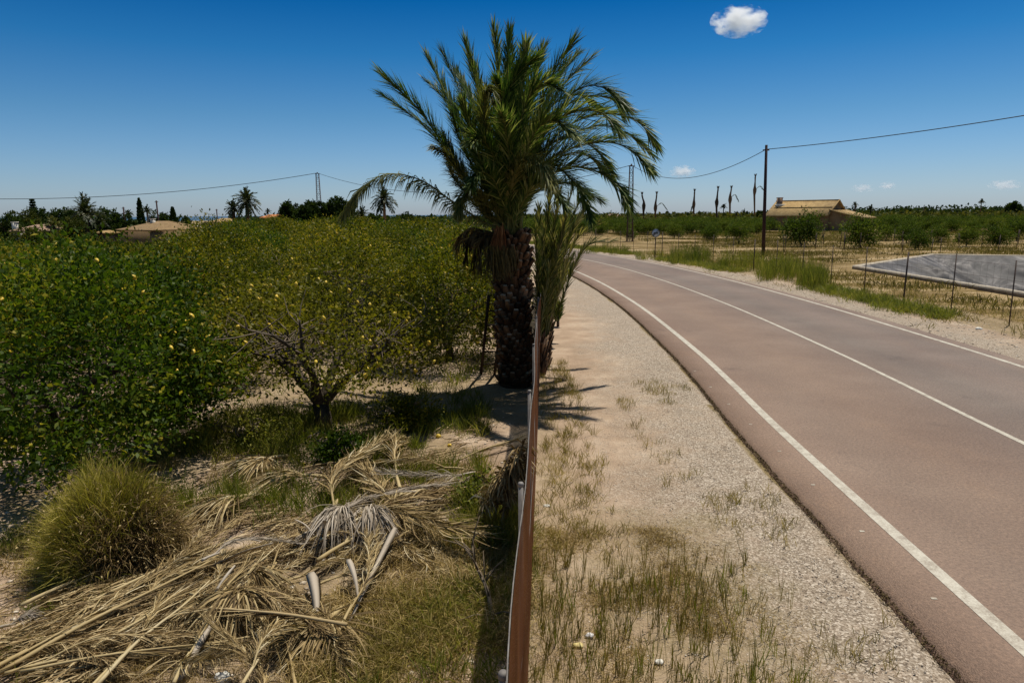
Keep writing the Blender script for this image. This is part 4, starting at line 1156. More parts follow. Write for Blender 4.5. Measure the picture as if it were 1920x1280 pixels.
# the far orchards and scrub that read as one dark band
def far_mass(name, label, x0, x1, y0, y1, n, hz, m, sz=1.1, cond=None):
    x = RS.uniform(0, 1, n) * (x1 - x0) + x0; y = y0 + (y1 - y0) * RS.rand(n) ** 1.3
    sel = np.ones(n, bool) if cond is None else cond(x, y)
    x = x[sel]; y = y[sel]; n = len(x)
    h = hz * (.6 + .8 * vn(x * .06, y * .06, 5)) * (.8 + .4 * RS.rand(n))
    per = 14
    P_ = np.repeat(np.c_[x, y, gz(x, y)], per, 0); hh = np.repeat(h, per)
    r = RS.rand(len(P_)) ** .6
    P_ = P_ + np.c_[RS.randn(len(P_)) * 1.6, RS.randn(len(P_)) * 1.6, hh * r]
    mb = MB(); leaves(mb, P_, RS.randn(len(P_), 3) + (0, 0, .3), sz * (.7 + .6 * RS.rand(len(P_))), sz * .8, 0, None)
    tag(mb.build(name, m), label, 'vegetation', kind='stuff')
far_mass('far_orchard', 'distant dark band of orchards along the horizon on the right', 0, 480, 158, 620, 5200, 2.6, M['far_leaf_olive'], 1.0, lambda x, y: (x < .85 * y + 20) & (np.abs(x) > -1))
far_mass('far_hedge', 'dark distant hedge line under the sky on the far right', 150, 520, 330, 420, 1500, 4.3, M['far_leaf'], 1.3, lambda x, y: (x > .30 * y) & (x < .85 * y + 20))
far_mass('far_scrub', 'distant dark scrub along the horizon on the left', -420, 40, 130, 420, 2600, 2.4, M['far_leaf'], 1.1, lambda x, y: (x > -.9 * y - 10) & (x < 0.03 * y))

# ------------------------------------------------------------------ distant trees
def bushy_tree(px, top, wpx, Y, label, m='far_leaf', group=None, name='broadleaf_tree', flat=1.0, n=230, basez=None):
    t = D(px, top, Y); bz = gz1(t[0], Y); b = np.array([t[0], Y, bz]); h = max(t[2] - bz, 2.0); rx = wpx / 1280 * Y / 2
    rt = empty(name, b, label, 'tree', group)
    sd = int(px * 7 + top)
    rg = np.random.RandomState(sd)
    st, lf, C = citrus_mesh(sd, rx, h, n, 26, max(.22, .0036 * Y), None, spread=min(rx, h) * .10, low=min(.6, h * .1), hole=.15, limbs=4, twigs=4, trunk_h=h * .25, trunk_r=.03 * h + .03, shell=.25, bumps=.28)
    st.build('trunk', [M['bark'], M['bark']], rt); lf.build('crown', M[m], rt)
    return rt
def cypress(px, top, wpx, Y, label, name='cypress'):
    t = D(px, top, Y); bz = gz1(t[0], Y); b = np.array([t[0], Y, bz]); h = t[2] - bz; rx = wpx / 1280 * Y / 2
    rt = empty(name, b, label, 'tree')
    mb = MB(); mb.tube([(0, 0, -.1), (0, 0, h * .9)], [.14, .03], 7); mb.build('trunk', M['bark'], rt)
    n = 2600; u = RS.rand(n) ** 1.2; a = RS.rand(n) * 6.28
    r = rx * np.interp(u, [0, .1, .35, .7, .92, 1], [.55, .9, 1, .72, .3, .04]) * (.55 + .45 * RS.rand(n)) * (1 + .15 * np.sin(a * 3 + u * 9))
    P_ = np.c_[np.cos(a) * r, np.sin(a) * r, .3 + u * (h - .5)]
    mb = MB(); leaves(mb, P_, np.c_[np.cos(a) * .3, np.sin(a) * .3, np.ones(n)] + RS.randn(n, 3) * .2, .45, .2, 0, RS.rand(n) * .6); mb.build('crown', M['far_leaf'], rt)
def norfolk(px, top, wpx, Y, label):
    t = D(px, top, Y); bz = gz1(t[0], Y); b = np.array([t[0], Y, bz]); h = t[2] - bz; rx = wpx / 1280 * Y / 2
    rt = empty('norfolk_pine', b, label, 'tree')
    mb = MB(); mb.tube([(0, 0, -.1), (0, 0, h)], [.2, .03], 7); mb.build('trunk', M['bark'], rt)
    mb = MB()
    for k in range(14):
        z = h * (.3 + .68 * k / 13); r = rx * (1 - k / 14.5) ** .8
        for q in range(7):
            a = q * 6.283 / 7 + k * .4; e = np.array([math.cos(a) * r, math.sin(a) * r, z + r * .25])
            s = np.array([0, 0, z]); mm = 34; uu = RS.rand(mm)
            leaves(mb, s + (e - s) * uu[:, None] + RS.randn(mm, 3) * .06, RS.randn(mm, 3) * .5 + (e - s) / (r + .01) + (0, 0, .6), .42, .16, 0, RS.rand(mm) * .5)
    mb.build('crown', M['far_leaf'], rt)
def far_palm(px, top, base, wpx, Y, label, trunk_w=.5, dense=34, m='palm_leaf_far', droopy=.9, group=None, skirt=False):
    t = D(px, top, Y); bz = gz1(t[0], Y); b = np.array([t[0], Y, bz]); R_ = wpx / 1280 * Y / 2
    rt = empty('distant_palm', b, label, 'palm', group)
    cz = t[2] - R_ * .75; cz = max(cz, bz + .4)
    mb = MB(); mb.tube([b + (0, 0, -.1), b + (0, 0, (cz - bz) * .5), (b[0], b[1], cz)], [trunk_w * .6, trunk_w * .5, trunk_w * .5], 8, jit=.2); mb.build('trunk', M['boot'], rt, b)
    mb = MB(); c = np.array([b[0], b[1], cz])
    rg = np.random.RandomState(int(px))
    for k in range(dense):
        a = k * 2.399; e0 = 1.45 - 1.75 * (k / dense) ** .9
        if skirt: e0 = 1.45 - 2.3 * (k / dense)
        d = np.array([math.cos(a) * math.cos(e0), math.sin(a) * math.cos(e0), math.sin(e0)])
        L = R_ * (1.0 + .15 * rg.randn())
        e = c + d * L * 1.05 - np.array([0, 0, L * .30 * droopy * math.cos(e0)])
        mid = c + d * L * .55 + np.array([0, 0, L * .06])
        frond(mb, [c, mid, e], L * .24, 22, max(.07, Y * .0011), 0, 0, .05, .5, .3, .12, rspan=1)
    mb.build('crown', M[m], rt, b)

norfolk(60, 375, 22, 150, 'tiered dark conifer standing tallest above the trees at the far left')
for a in [(18, 404, 60, 120, 'dark rounded tree at the left frame edge beside the pink-roofed house'), (48, 398, 60, 135, 'brownish bushy tree left of the tiered conifer', 'far_leaf_olive'), (78, 396, 44, 140, 'dark bushy tree under the tiered conifer'), (112, 388, 52, 130, 'tallest dark bushy tree behind the big feathery palm'), (138, 392, 50, 140, 'dark tree just left of the big feathery palm'), (186, 393, 50, 142, 'dark tree just right of the big feathery palm'), (207, 397, 46, 140, 'rounded dark tree left of the hipped-roof house'), (300, 400, 44, 140, 'dark tree between the two cypresses'), (236, 405, 36, 130, 'low tree behind the left end of the hipped roof'), (348, 410, 34, 125, 'low rounded bush right of the shorter cypress'),
          (132, 412, 60, 100, 'olive shrub in front of the feathery palm', 'far_leaf_olive'), (60, 426, 70, 96, 'green shrub in front of the pink-roofed house', 'far_leaf_olive'),
          (541, 381, 38, 132, 'rounded tree right of the orange-roofed house'), (566, 390, 34, 130, 'low dark tree left of the lattice pylon'), (580, 380, 40, 134, 'tree just left of the lattice pylon foot'), (612, 378, 36, 136, 'dense tree right of the lattice pylon'), (630, 372, 40, 134, 'tallest dense tree right of the lattice pylon'), (652, 382, 36, 136, 'dark tree touching the tip of the drooping palm frond'), (700, 404, 40, 130, 'low bush between the two distant palms'), (760, 404, 46, 130, 'rounded bush right of the slender distant palm'), (790, 412, 26, 130, 'low bush farther right of the slender distant palm'),
          (1900, 383, 30, 300, 'dark tree on the horizon at the far right'), (1465, 404, 26, 190, 'low tree left of the ochre farmhouse behind the pole'), (1425, 398, 12, 230, 'tiny dark tree on the horizon left of the utility pole'), (1255, 405, 14, 230, 'tiny dark tree on the horizon right of the second dead palm'), (1288, 403, 16, 230, 'small dark tree on the horizon left of the third dead palm')]:
    bushy_tree(*a, **({'m': a[5]} if False else {})) if len(a) < 6 else bushy_tree(*a[:5], m=a[5])
cypress(260, 372, 15, 140, 'tall slim dark cypress behind the hipped-roof house')
cypress(323, 389, 18, 122, 'shorter broad dark cypress right of the hipped-roof house')
far_palm(158, 380, 436, 62, 108, 'big feathery palm left of the hipped-roof house', .6, 40, 'palm_leaf_far', 1.2)
far_palm(100, 411, 438, 36, 104, 'small yellowish palm in front of the pink-roofed house', .5, 26, 'palm_leaf_pale')
far_palm(186, 408, 436, 26, 106, 'small palm tucked between the feathery palm and the hipped roof', .4, 22, 'palm_leaf_far')
far_palm(275, 389, 410, 22, 138, 'small palm right of the tall cypress', .4, 22)
far_palm(240, 395, 410, 18, 140, 'small palm left of the tall cypress', .4, 20)
far_palm(461, 359, 414, 52, 120, 'taller palm of the pair left of the orange-roofed house', .6, 46, skirt=True)
far_palm(436, 379, 414, 34, 121, 'shorter palm of the pair left of the orange-roofed house', .6, 30, skirt=True)
far_palm(502, 393, 405, 12, 170, 'tiny palm above the orange roof', .3, 16)
far_palm(678, 394, 420, 30, 124, 'low palm between the dark trees and the slender palm', .4, 28)
far_palm(719, 359, 425, 46, 124, 'slender palm with a full crown under the drooping frond', .55, 44, 'palm_leaf_far', 1.2, skirt=True)
far_palm(1357, 384, 410, 11, 220, 'small round-headed palm between the third and fourth dead palms', .3, 26)
far_palm(1633, 387, 398, 13, 210, 'small palm just right of the farmhouse annex', .4, 22)
far_palm(1841, 375, 396, 11, 300, 'slim palm standing alone on the horizon at the right', .3, 22)
far_palm(1604, 380, 396, 12, 210, 'leaning palm tuft right behind the farmhouse gable', .5, 18)
far_palm(1382, 398, 410, 16, 215, 'dark low palm right of the fifth dead palm', .4, 20)
far_palm(1395, 396, 410, 15, 217, 'dark low palm left of the tallest dead palm', .4, 20)
far_palm(1252, 396, 410, 7, 230, 'tiny palm on the horizon right of the second dead palm', .3, 12)
far_palm(1733, 388, 398, 6, 320, 'tiny palm speck on the horizon above the pond', .3, 10)

# the dead palms: bare stems with a swollen boot and a stub on top
DP = [(1205, 362, 387, -2, 'leftmost dead palm stem, leaning slightly left, right of the lattice pylon', None), (1231, 361, 389, 2, 'second dead palm stem from the left with one frond hanging right', 22), (1302, 356, 383, 1, 'third dead palm stem from the left, standing apart', -5), (1346, 351, 380, 2, 'fourth dead palm stem, thick and shaggy below its knob', None), (1371, 350, 373, 2, 'fifth dead palm stem with one curved frond to its right', 16), (1416, 328, 357, 1, 'tallest dead palm stem, just left of the utility pole', 20)]
for k, (px, top, kn, lean, lb, fr) in enumerate(DP):
    Y = 165 + (k % 3) * 6
    t = D(px + (0.5 if lean > 0 else -1), top, Y); kz = D(px - lean, kn, Y); b = np.array([D(px - lean, 420, Y)[0], Y, 0.0])
    rt = empty('dead_palm', b, lb, 'palm', 'dead palm stems on the right horizon')
    mb = MB()
    zs = [(b, .22), (b + (kz - b) * .5, .20), (kz - (0, 0, 1.2), .24), (kz - (0, 0, .35), .40), (kz + (0, 0, .2), .44), (kz + (0, 0, 1.0), .24), (kz + (t - kz) * .6, .17), (t - (0, 0, .5), .19)]
    mb.tube([p for p, r in zs], [r for p, r in zs], 9, jit=.25)
    mb.build('trunk', M['boot'], rt, b)
    mb = MB(); n = 70; a = RS.rand(n) * 6.28
    blades(mb, np.tile(t - (0, 0, .6), (n, 1)), np.c_[np.cos(a) * .38, np.sin(a) * .38, np.ones(n)], .75 + .3 * RS.rand(n), .14, 0, None, 0)
    mb.build('stub', M['boot'], rt, b)
    if fr:
        e = kz + (fr / 1280 * Y, 0, -.6 if fr > 0 else -1.6)
        mid = kz + (fr / 1280 * Y * .5, 0, 1.0 if fr > 0 else -.3)
        mb = MB(); frond(mb, [kz, mid, e], .6, 30, .16, 0, 0, .06, .8, .1, .25); mb.build('frond', M['palm_leaf_far'], rt, b)

# ------------------------------------------------------------------ houses
def gable_house():
    Y = 132.0
    cr = G(1549, 433)                                    # the corner nearest to us
    c = np.array([D(1549, 430, Y)[0], Y, 0.0])
    ang = R(6)                                            # the long front runs to the left
    ux = np.array([-math.cos(ang), -math.sin(ang) * .2, 0]); ux /= np.linalg.norm(ux)
    # right side wall runs back and to the right
    uy = np.array([.72, .69, 0]); uy /= np.linalg.norm(uy)
    ux = np.array([-.96, .28, 0])
    uy = np.array([.28, .96, 0])
    # skew a little so both sides show as in the photograph
    L, W_, E_, Rg = 12.0, 9.0, 3.05, 5.75
    ux = unit(np.array([-.69, .72, 0.]))
    uy = unit(np.array([.72, .69, 0.]))
    rt = empty('farmhouse', c, 'ochre farmhouse with a mossy tiled gable roof and a lean-to annex beyond the dry field', 'house')
    def P(a, b_, z): return c + ux * a + uy * b_ + np.array([0, 0, z])
    mb = MB()
    v = [P(0, 0, -.3), P(L, 0, -.3), P(L, W_, -.3), P(0, W_, -.3), P(0, 0, E_), P(L, 0, E_), P(L, W_, E_), P(0, W_, E_), P(0, W_ / 2, Rg - .12), P(L, W_ / 2, Rg - .12)]
    mb.add(v, [[0, 1, 5, 4], [1, 2, 6, 5], [2, 3, 7, 6], [3, 0, 4, 7]]); mb.add(v, [[4, 7, 8], [5, 9, 6]])
    mb.build('wall', M['plaster_ochre'], rt, c)
    mb = MB(); o_ = .35
    def slab(p, th=.18):
        p = [np.array(q) for q in p]; q = [a - np.array([0, 0, th]) for a in p]
        mb.add(p + q, [[0, 1, 2, 3], [7, 6, 5, 4], [0, 4, 5, 1], [1, 5, 6, 2], [2, 6, 7, 3], [3, 7, 4, 0]])
    sl = (Rg - E_) / (W_ / 2)
    slab([P(-o_, -o_, E_ - sl * o_ + .1), P(L + o_, -o_, E_ - sl * o_ + .1), P(L + o_, W_ / 2, Rg + .1), P(-o_, W_ / 2, Rg + .1)])
    slab([P(-o_, W_ + o_, E_ - sl * o_ + .1), P(-o_, W_ / 2, Rg + .1), P(L + o_, W_ / 2, Rg + .1), P(L + o_, W_ + o_, E_ - sl * o_ + .1)])
    # verge and ridge tiles, and the step in the front slope
    rf = mb.build('roof', M['tile_ochre'], rt, c)
    mb = MB(); mb.tube([P(-o_, W_ / 2, Rg + .12), P(L + o_, W_ / 2, Rg + .12)], .13, 6)
    mb.tube([P(0, W_ * .24, E_ + sl * W_ * .24 + .14), P(L * .96, W_ * .24, E_ + sl * W_ * .24 + .14)], .12, 6, jit=.3)
    mb.tube([P(-o_, -o_, E_ - sl * o_ + .16), P(-o_, W_ / 2, Rg + .16), P(-o_, W_ + o_, E_ - sl * o_ + .16)], .10, 6)
    mb.build('ridge_tiles', M['tile_ochre'], rf, c)
    mb = MB(); q = P(L * .94, W_ * .42, 0); mb.box(q + (0, 0, 5.5), (.9, .9, 1.9)); mb.box(q + (0, 0, 6.5), (1.05, 1.05, .14)); mb.build('chimney', M['tile_pink'], rf, c)
    mb = MB(); mb.box(P(L * .90, W_ * .36, 4.95), (1.7, 1.3, .5)); mb.build('flashing', M['plaster_white'], rf, c)
    for a in (3.0, 6.8):
        mb = MB(); p = P(a, -.03, 1.7); rot = np.c_[ux, uy, [0, 0, 1]]
        mb.box(p, (.9, .08, 1.0), rot); w_ = mb.build('window', M['window_dark'], rt, c)
    mb = MB(); mb.box(P(4.9, -.03, 1.0), (1.1, .08, 2.1), np.c_[ux, uy, [0, 0, 1]]); mb.build('door', M['wood_dark'], rt, c)
    # lean-to annex on the right
    a0, a1, L2 = .8, W_ - .6, 5.6
    mb = MB()
    v = [P(-.0, a0, -.3), P(-L2, a0, -.3), P(-L2, a1, -.3), P(-.0, a1, -.3), P(0, a0, 3.9), P(-L2, a0, 2.5), P(-L2, a1, 2.5), P(0, a1, 3.9)]
    mb.add(v, [[0, 1, 5, 4], [1, 2, 6, 5], [2, 3, 7, 6]]); an = mb.build('annex_wall', M['plaster_ochre'], rt, c)
    mb = MB(); slab([P(.0, a0 - .3, 4.1), P(-L2 - .3, a0 - .3, 2.55), P(-L2 - .3, a1 + .3, 2.55), P(0, a1 + .3, 4.1)]); mb.build('annex_roof', M['tile_ochre'], rt, c)
gable_house()

def hip_house(px0, px1, top, eave, Y, m, label, wallm='plaster_ochre', depth=9, chim=None, ridge=.3, skew=0.0, name='house', rot=0.0):
    a = D(px0, eave, Y); b = D(px1, eave, Y); z1 = (a[2] + b[2]) / 2; zt = D((px0 + px1) / 2, top, Y + depth / 2)[2]
    g = min(gz1(a[0], Y), gz1(b[0], Y), z1 - .8); c = np.array([(a[0] + b[0]) / 2, Y, g])
    rt = empty(name, c, label, 'house')
    x0, x1 = a[0], b[0]; mb = MB(); i_ = .4
    mb.box(((x0 + x1) / 2, Y + depth / 2, (z1 + g) / 2 - .2), (x1 - x0 - 2 * i_, depth - 2 * i_, z1 - g + .4 - .05)); mb.build('wall', M[wallm], rt, c)
    mb = MB(); rl = (x1 - x0) * ridge / 2; xm = (x0 + x1) / 2 + skew * (x1 - x0); ym = Y + depth / 2
    v = [(x0, Y, z1), (x1, Y, z1), (x1, Y + depth, z1), (x0, Y + depth, z1), (xm - rl, ym, zt), (xm + rl, ym, zt)]
    mb.add(v, [[0, 1, 5, 4], [2, 3, 4, 5]]); mb.add(v, [[1, 2, 5], [3, 0, 4]]); v2 = [(p[0], p[1], p[2] - .18) for p in v[:4]]
    mb.add(v[:4] + v2, [[0, 4, 5, 1], [1, 5, 6, 2], [2, 6, 7, 3], [3, 7, 4, 0], [7, 6, 5, 4]])
    rf = mb.build('roof', M[m], rt, c)
    rt.rotation_euler[2] = R(rot)
    if chim:
        q = D(chim, top, Y + depth * .4); mb = MB(); mb.box((q[0], q[1], zt - .5), (.6, .6, 1.6)); mb.box((q[0], q[1], zt + .34), (.75, .75, .12)); mb.build('chimney', M['plaster_white'], rf, c)
    return rt, c
hip_house(184, 314, 414.5, 431, 112, 'tile_brown', 'house with a low hipped ochre tile roof among the trees on the left', depth=10.5, chim=257, rot=-34)
hip_house(172, 200, 431, 437, 107, 'tile_ochre', 'low ochre-roofed shed at the left foot of the hipped-roof house', depth=4, name='shed')
hip_house(14, 74, 421, 433, 100, 'tile_pink', 'small house with a pinkish tiled roof at the far left', 'plaster_white', depth=8, chim=28)
hip_house(316, 356, 422, 426, 128, 'plaster_white', 'low white flat building right of the hipped-roof house', 'plaster_white', depth=5, ridge=.8)
hip_house(386, 424, 409, 416, 150, 'tile_ochre', 'distant ochre roof left of the pair of palms', 'plaster_ochre', depth=10)
hip_house(486, 522, 402, 408, 150, 'tile_orange', 'bright orange-roofed house right of the pair of palms', 'plaster_ochre', depth=8, ridge=.6)
hip_house(1136, 1174, 401, 406, 320, 'tile_pink', 'distant house with a pink roof left of the right lattice pylon', 'plaster_white', depth=14)
hip_house(1262, 1286, 402, 405, 330, 'tile_pink', 'distant pale house right of the second dead palm', 'plaster_white', depth=10)
hip_house(1190, 1200, 403, 405, 330, 'plaster_white', 'tiny white building beside the leftmost dead palm', 'plaster_white', depth=8)

# ------------------------------------------------------------------ poles, pylons and cables
def lattice(px, top, Y, w0, w1, label):
    t = D(px, top, Y); b = np.array([t[0] + 0.0, Y, gz1(t[0], Y)]); h = t[2] - b[2]
    rt = empty('lattice_pylon', b, label, 'pylon', 'steel lattice pylons carrying the cable')
    def cor(z, k):
        w_ = (w0 + (w1 - w0) * z / h) / 2; sx, sy = ((-1, -1), (1, -1), (1, 1), (-1, 1))[k]
        return b + np.array([sx * w_, sy * w_ * .7, z])
    for k in range(4):
        mb = MB(); mb.tube([cor(-.2, k), cor(h, k)], .045, 4); mb.build('leg', M['rust'], rt, b)
    mb = MB(); n = int(h / .75)
    for q in range(n):
        z0, z1 = h * q / n, h * (q + 1) / n
        for k in range(4):
            mb.tube([cor(z0, k), cor(z0, (k + 1) % 4)], .025, 4, cap=False)
            mb.tube([cor(z0, k), cor(z1, (k + 1) % 4)] if q % 2 else [cor(z0, (k + 1) % 4), cor(z1, k)], .02, 4, cap=False)
    mb.build('bracing', M['rust'], rt, b)
    mb = MB(); mb.box(b + (0, 0, h + .04), (w1 + .35, .5, .08)); mb.tube([b + (0, 0, h), b + (0, 0, h + .3)], .09, 8); mb.build('head', M['rust'], rt, b)
    return b + np.array([0, 0, h + .15])
pyl_l = lattice(595, 326, 136, .95, .55, 'left steel lattice pylon rising above the dark trees')
pyl_r = lattice(1184, 312, 88, .72, .42, 'right steel lattice pylon half hidden by the big palm\'s fronds')
ub = G(1431, 482); ut = D(1437, 272, ub[1])
rt = empty('utility_pole', ub, 'tall dark wooden utility pole beside the wire fence on the right', 'pole')
mb = MB(); mb.tube([ub - (0, 0, .2), (ub + ut) / 2, ut], [.15, .125, .10], 12); mb.build('shaft', M['pole'], rt, ub)
mb = MB(); mb.box(ut - (0, 0, .38), (.5, .08, .08)); mb.tube([ut - (.0, 0, .38), ut + (.25, 0, -.38)], .05, 7); mb.build('bracket', M['rust'], rt, ub)
# the next poles along the line, just outside the frame
far_r = np.array([36.0, 28.0, 10.0]); far_l = np.array([-122.0, 120.0, 8.4])
for q, lb in ((far_r, 'wooden pole carrying the cable beyond the right frame edge'), (far_l, 'wooden pole carrying the cable beyond the left frame edge')):
    b = np.array([q[0], q[1], gz1(q[0], q[1])]); mb = MB(); mb.tube([b - (0, 0, .2), q + (0, 0, .2)], [.15, .1], 10)
    r2 = empty('utility_pole', b, lb, 'pole'); mb.build('shaft', M['pole'], r2, b)
def cable(a, b, sag, r, label):
    a = np.array(a); b = np.array(b); u = np.linspace(0, 1, 40)[:, None]
    p = a + (b - a) * u; p[:, 2] -= sag * 4 * (u * (1 - u))[:, 0]
    mb = MB(); mb.tube(p, r, 5); tag(mb.build('cable', M['cable'], None, a), label, 'cable', 'overhead cable spans')
cable(ut - (0, 0, .33), far_r, .5, .028, 'black cable span from the utility pole out of the right frame edge')
cable(ut - (0, 0, .33), pyl_r, 1.9, .026, 'black cable span sagging between the utility pole and the right lattice pylon')
cable(pyl_r, pyl_l, 3.6, .035, 'cable span passing behind the big palm between the two lattice pylons')
cable(pyl_l, far_l, 3.0, .05, 'cable span from the left lattice pylon to the left frame edge')
for px, top, Y, lb in ((293, 376, 120, 'thin dark pole right of the tall cypress'), (231, 388, 130, 'short thin pole left of the tall cypress'), (406, 392, 170, 'small thin pole left of the pair of palms'), (1345, 376, 190, 'thin pole beside the small round-headed palm')):
    t = D(px, top, Y); b = np.array([t[0], Y, gz1(t[0], Y)]); mb = MB(); mb.tube([b, t], [.16, .12], 7); mb.box(t - (0, 0, .25), (.6, .1, .1))
    tag(mb.build('distant_pole', M['pole'], None, b), lb, 'pole')

# ------------------------------------------------------------------ road sign (end of no overtaking)
def flatmat(nm, c, rough=.5):
    return noisy_mat(nm, tuple(q * .9 for q in c), c, 8, rough, 0.0)
M['sign_white'] = flatmat('sign_white', (.62, .64, .66)); M['sign_grey'] = flatmat('sign_grey', (.25, .26, .28)); M['sign_black'] = flatmat('sign_black', (.02, .02, .022))
def road_sign():
    b = G(1228, 487); Y = b[1]; c = D(1229.5, 437, Y); r = .31
    rt = empty('road_sign', b, 'small round white road sign with black symbols on a post beside the wire fence', 'sign')
    mb = MB(); mb.box((b[0], b[1] + .05, c[2] / 2 - .05), (.07, .04, c[2] + .3)); mb.build('post', M['post_dark'], rt, b)
    mb = MB(); mb.tube([c + (0, .015, 0), c - (0, .015, 0)], r, 28); d = mb.build('disc', M['sign_white'], rt, b)
    mb = MB(); ring = [c + np.array([math.cos(a) * r, -.02, math.sin(a) * r]) for a in np.linspace(0, 6.2832, 29)]; mb.tube(ring, .012, 5, cap=False); mb.build('rim', M['sign_black'], d, b)
    for sx in (-1, 1):                                   # two cars side by side
        mb = MB(); q = c + np.array([sx * .105, -.021, -.02])
        mb.box(q, (.15, .012, .055)); mb.box(q + (0, 0, .045), (.10, .012, .045), taper=.75)
        for w_ in (-.05, .05): mb.box(q + (w_, 0, -.04), (.03, .012, .03))
        mb.build('car_symbol', M['sign_black'], d, b)
    mb = MB(); a = R(42); rot = np.array([[math.cos(a), 0, -math.sin(a)], [0, 1, 0], [math.sin(a), 0, math.cos(a)]])
    for o_ in (-.055, -.028, 0, .028, .055):
        L = 2 * math.sqrt(r * r - o_ * o_) * .95
        mb.box(c + np.array([-math.sin(a) * o_, -.032, math.cos(a) * o_]), (L, .006, .012), rot)
    mb.build('slash', M['sign_black'], d, b)
road_sign()

# ------------------------------------------------------------------ heap of dry palm fronds
heap = []
def dry_frond_proto(seed, L, bendz, curl, grey=False, ll=.34, n=60):
    rg = random.Random(seed); mb = MB(); k0_ = seed in (2, 4, 6)
    c = [(0, 0, .03), (L * .3, rg.uniform(-.06, .06), .05 + bendz), (L * .65, curl * .4, .06 + bendz * .6), (L, curl, .03)]
    C = spline(c, 30); T = unit(np.gradient(C, axis=0)); m = n * 2
    mb.tube(C, np.linspace(.013, .004, 30), 5, 1, .75)
    for sg in (-1, 1):
        t = .12 + .88 * RS.rand(m); q = t * 29
        P_ = np.stack([np.interp(q, np.arange(30), C[:, k]) for k in range(3)], 1); Tt = unit(np.stack([np.interp(q, np.arange(30), T[:, k]) for k in range(3)], 1))
        a = np.radians(np.interp(t, [0, 1], [24, 10] if k0_ else [15, 5]) + RS.randn(m) * 9) ; Sd = np.cross(Tt, [0, 0, 1.0]) * sg
        Dr = np.cos(a)[:, None] * Tt + np.sin(a)[:, None] * Sd + RS.randn(m, 3) * .07
        Ls = (ll * (.5 + .8 * RS.rand(m)))[:, None]
        bendv = Sd * (RS.randn(m) * .10)[:, None] + np.c_[np.zeros(m), np.zeros(m), RS.rand(m) * .10]
        e = P_ + Dr * Ls + RS.randn(m, 3) * .03; e[:, 2] = np.maximum(.01, P_[:, 2] * .4 + RS.rand(m) * .07)
        ribbons(mb, P_, P_ + Dr * Ls * .5 + bendv * Ls * 1.6, e, .006 + .007 * RS.rand(m), 4, 0)
    # flattened leaf-stalk base
    B = spline([(-.30, 0, .02), (-.12, 0, .035), (.2, 0, .04)], 8); mb.tube(B, np.linspace(.022, .015, 8), 7, 1, .8, jit=.1)
    V = mb.V
    for v in V: v[:, 2] = np.maximum(v[:, 2], .004)
    a, b = ('straw_grey', 'straw_grey') if grey else (('straw', 'straw') if seed != 2 else ('straw_brown', 'straw'))
    return mb.build('dry_palm_frond', [M[a], M[b]], None, (0, 0, 0))
def fan(px, py, ang, spread, L, h, label, grey=False, n=190):
    """a spray of loose leaflets bending down over a hump"""
    b = G(px, py, .1); b[2] = gz1(b[0], b[1]); mb = MB()
    a = math.radians(ang) + RS.randn(n) * spread * .5
    d = np.c_[np.cos(a), np.sin(a), np.zeros(n)]; Ls = (L * (.55 + .6 * RS.rand(n)))[:, None]
    p0 = b + np.c_[RS.randn(n, 2) * .035, h * (.8 + .25 * RS.rand(n))]
    p1 = p0 + d * Ls * .55 + np.c_[np.zeros((n, 2)), h * .35 + .12 * RS.rand(n)]
    p2 = b + d * Ls + np.c_[RS.randn(n, 2) * .06, .01 + .05 * RS.rand(n)]
    p2[:, 2] = gz(p2[:, 0], p2[:, 1]) + .01 + .06 * RS.rand(n)
    ribbons(mb, p0, p1, p2, .010 + .009 * RS.rand(n), 6, 0)
    dd = np.array([math.cos(math.radians(ang)), math.sin(math.radians(ang)), 0])
    mb.tube(spline([b - dd * .45 + (0, 0, .05), b - dd * .1 + (0, 0, h * .9), b + dd * .12 + (0, 0, h)], 8), np.linspace(.030, .014, 8), 6, 0, .8)
    tag(mb.build('dry_palm_frond', M['straw_grey' if grey else 'straw'], None, b), label, 'palm frond', 'dry palm fronds in the heap')
HL = 'dry straw-coloured palm frond lying in the heap left of the net fence'
pr = [dry_frond_proto(1, 2.4, .05, .5), dry_frond_proto(2, 2.0, .12, -.4), dry_frond_proto(3, 2.7, .02, .3), dry_frond_proto(4, 1.6, .10, .6, False, .42, 80), dry_frond_proto(5, 1.9, .08, -.5, True), dry_frond_proto(6, 1.4, .14, -.3, False, .45, 90)]
first = set(range(len(pr)))
def lay(px, py, px2, py2, k, z=0.0, roll=0.0, label=None):
    """lay a frond from one point of the heap to another"""
    a = G(px, py, 0.1); b = G(px2, py2, 0.1)
    o = pr[k]
    if k in first: first.discard(k)
    else: o = o.copy(); COL.objects.link(o)
    d = b - a; L = np.linalg.norm(d[:2]); base = (2.4, 2.0, 2.7, 1.6, 1.9, 1.4)[k]
    za = gz1(a[0], a[1]); zb = gz1(b[0], b[1])
    o.location = (a[0], a[1], za + z)
    o.rotation_euler = (roll, -math.atan2(zb - za, L), math.atan2(d[1], d[0])); s = L / base
    s2 = min(max(s, .7), 1.25)
    o.scale = (s, s2, s2)
    tag(o, label or HL, 'palm frond', 'dry palm fronds in the heap')
    return o
rs = random.Random(99)
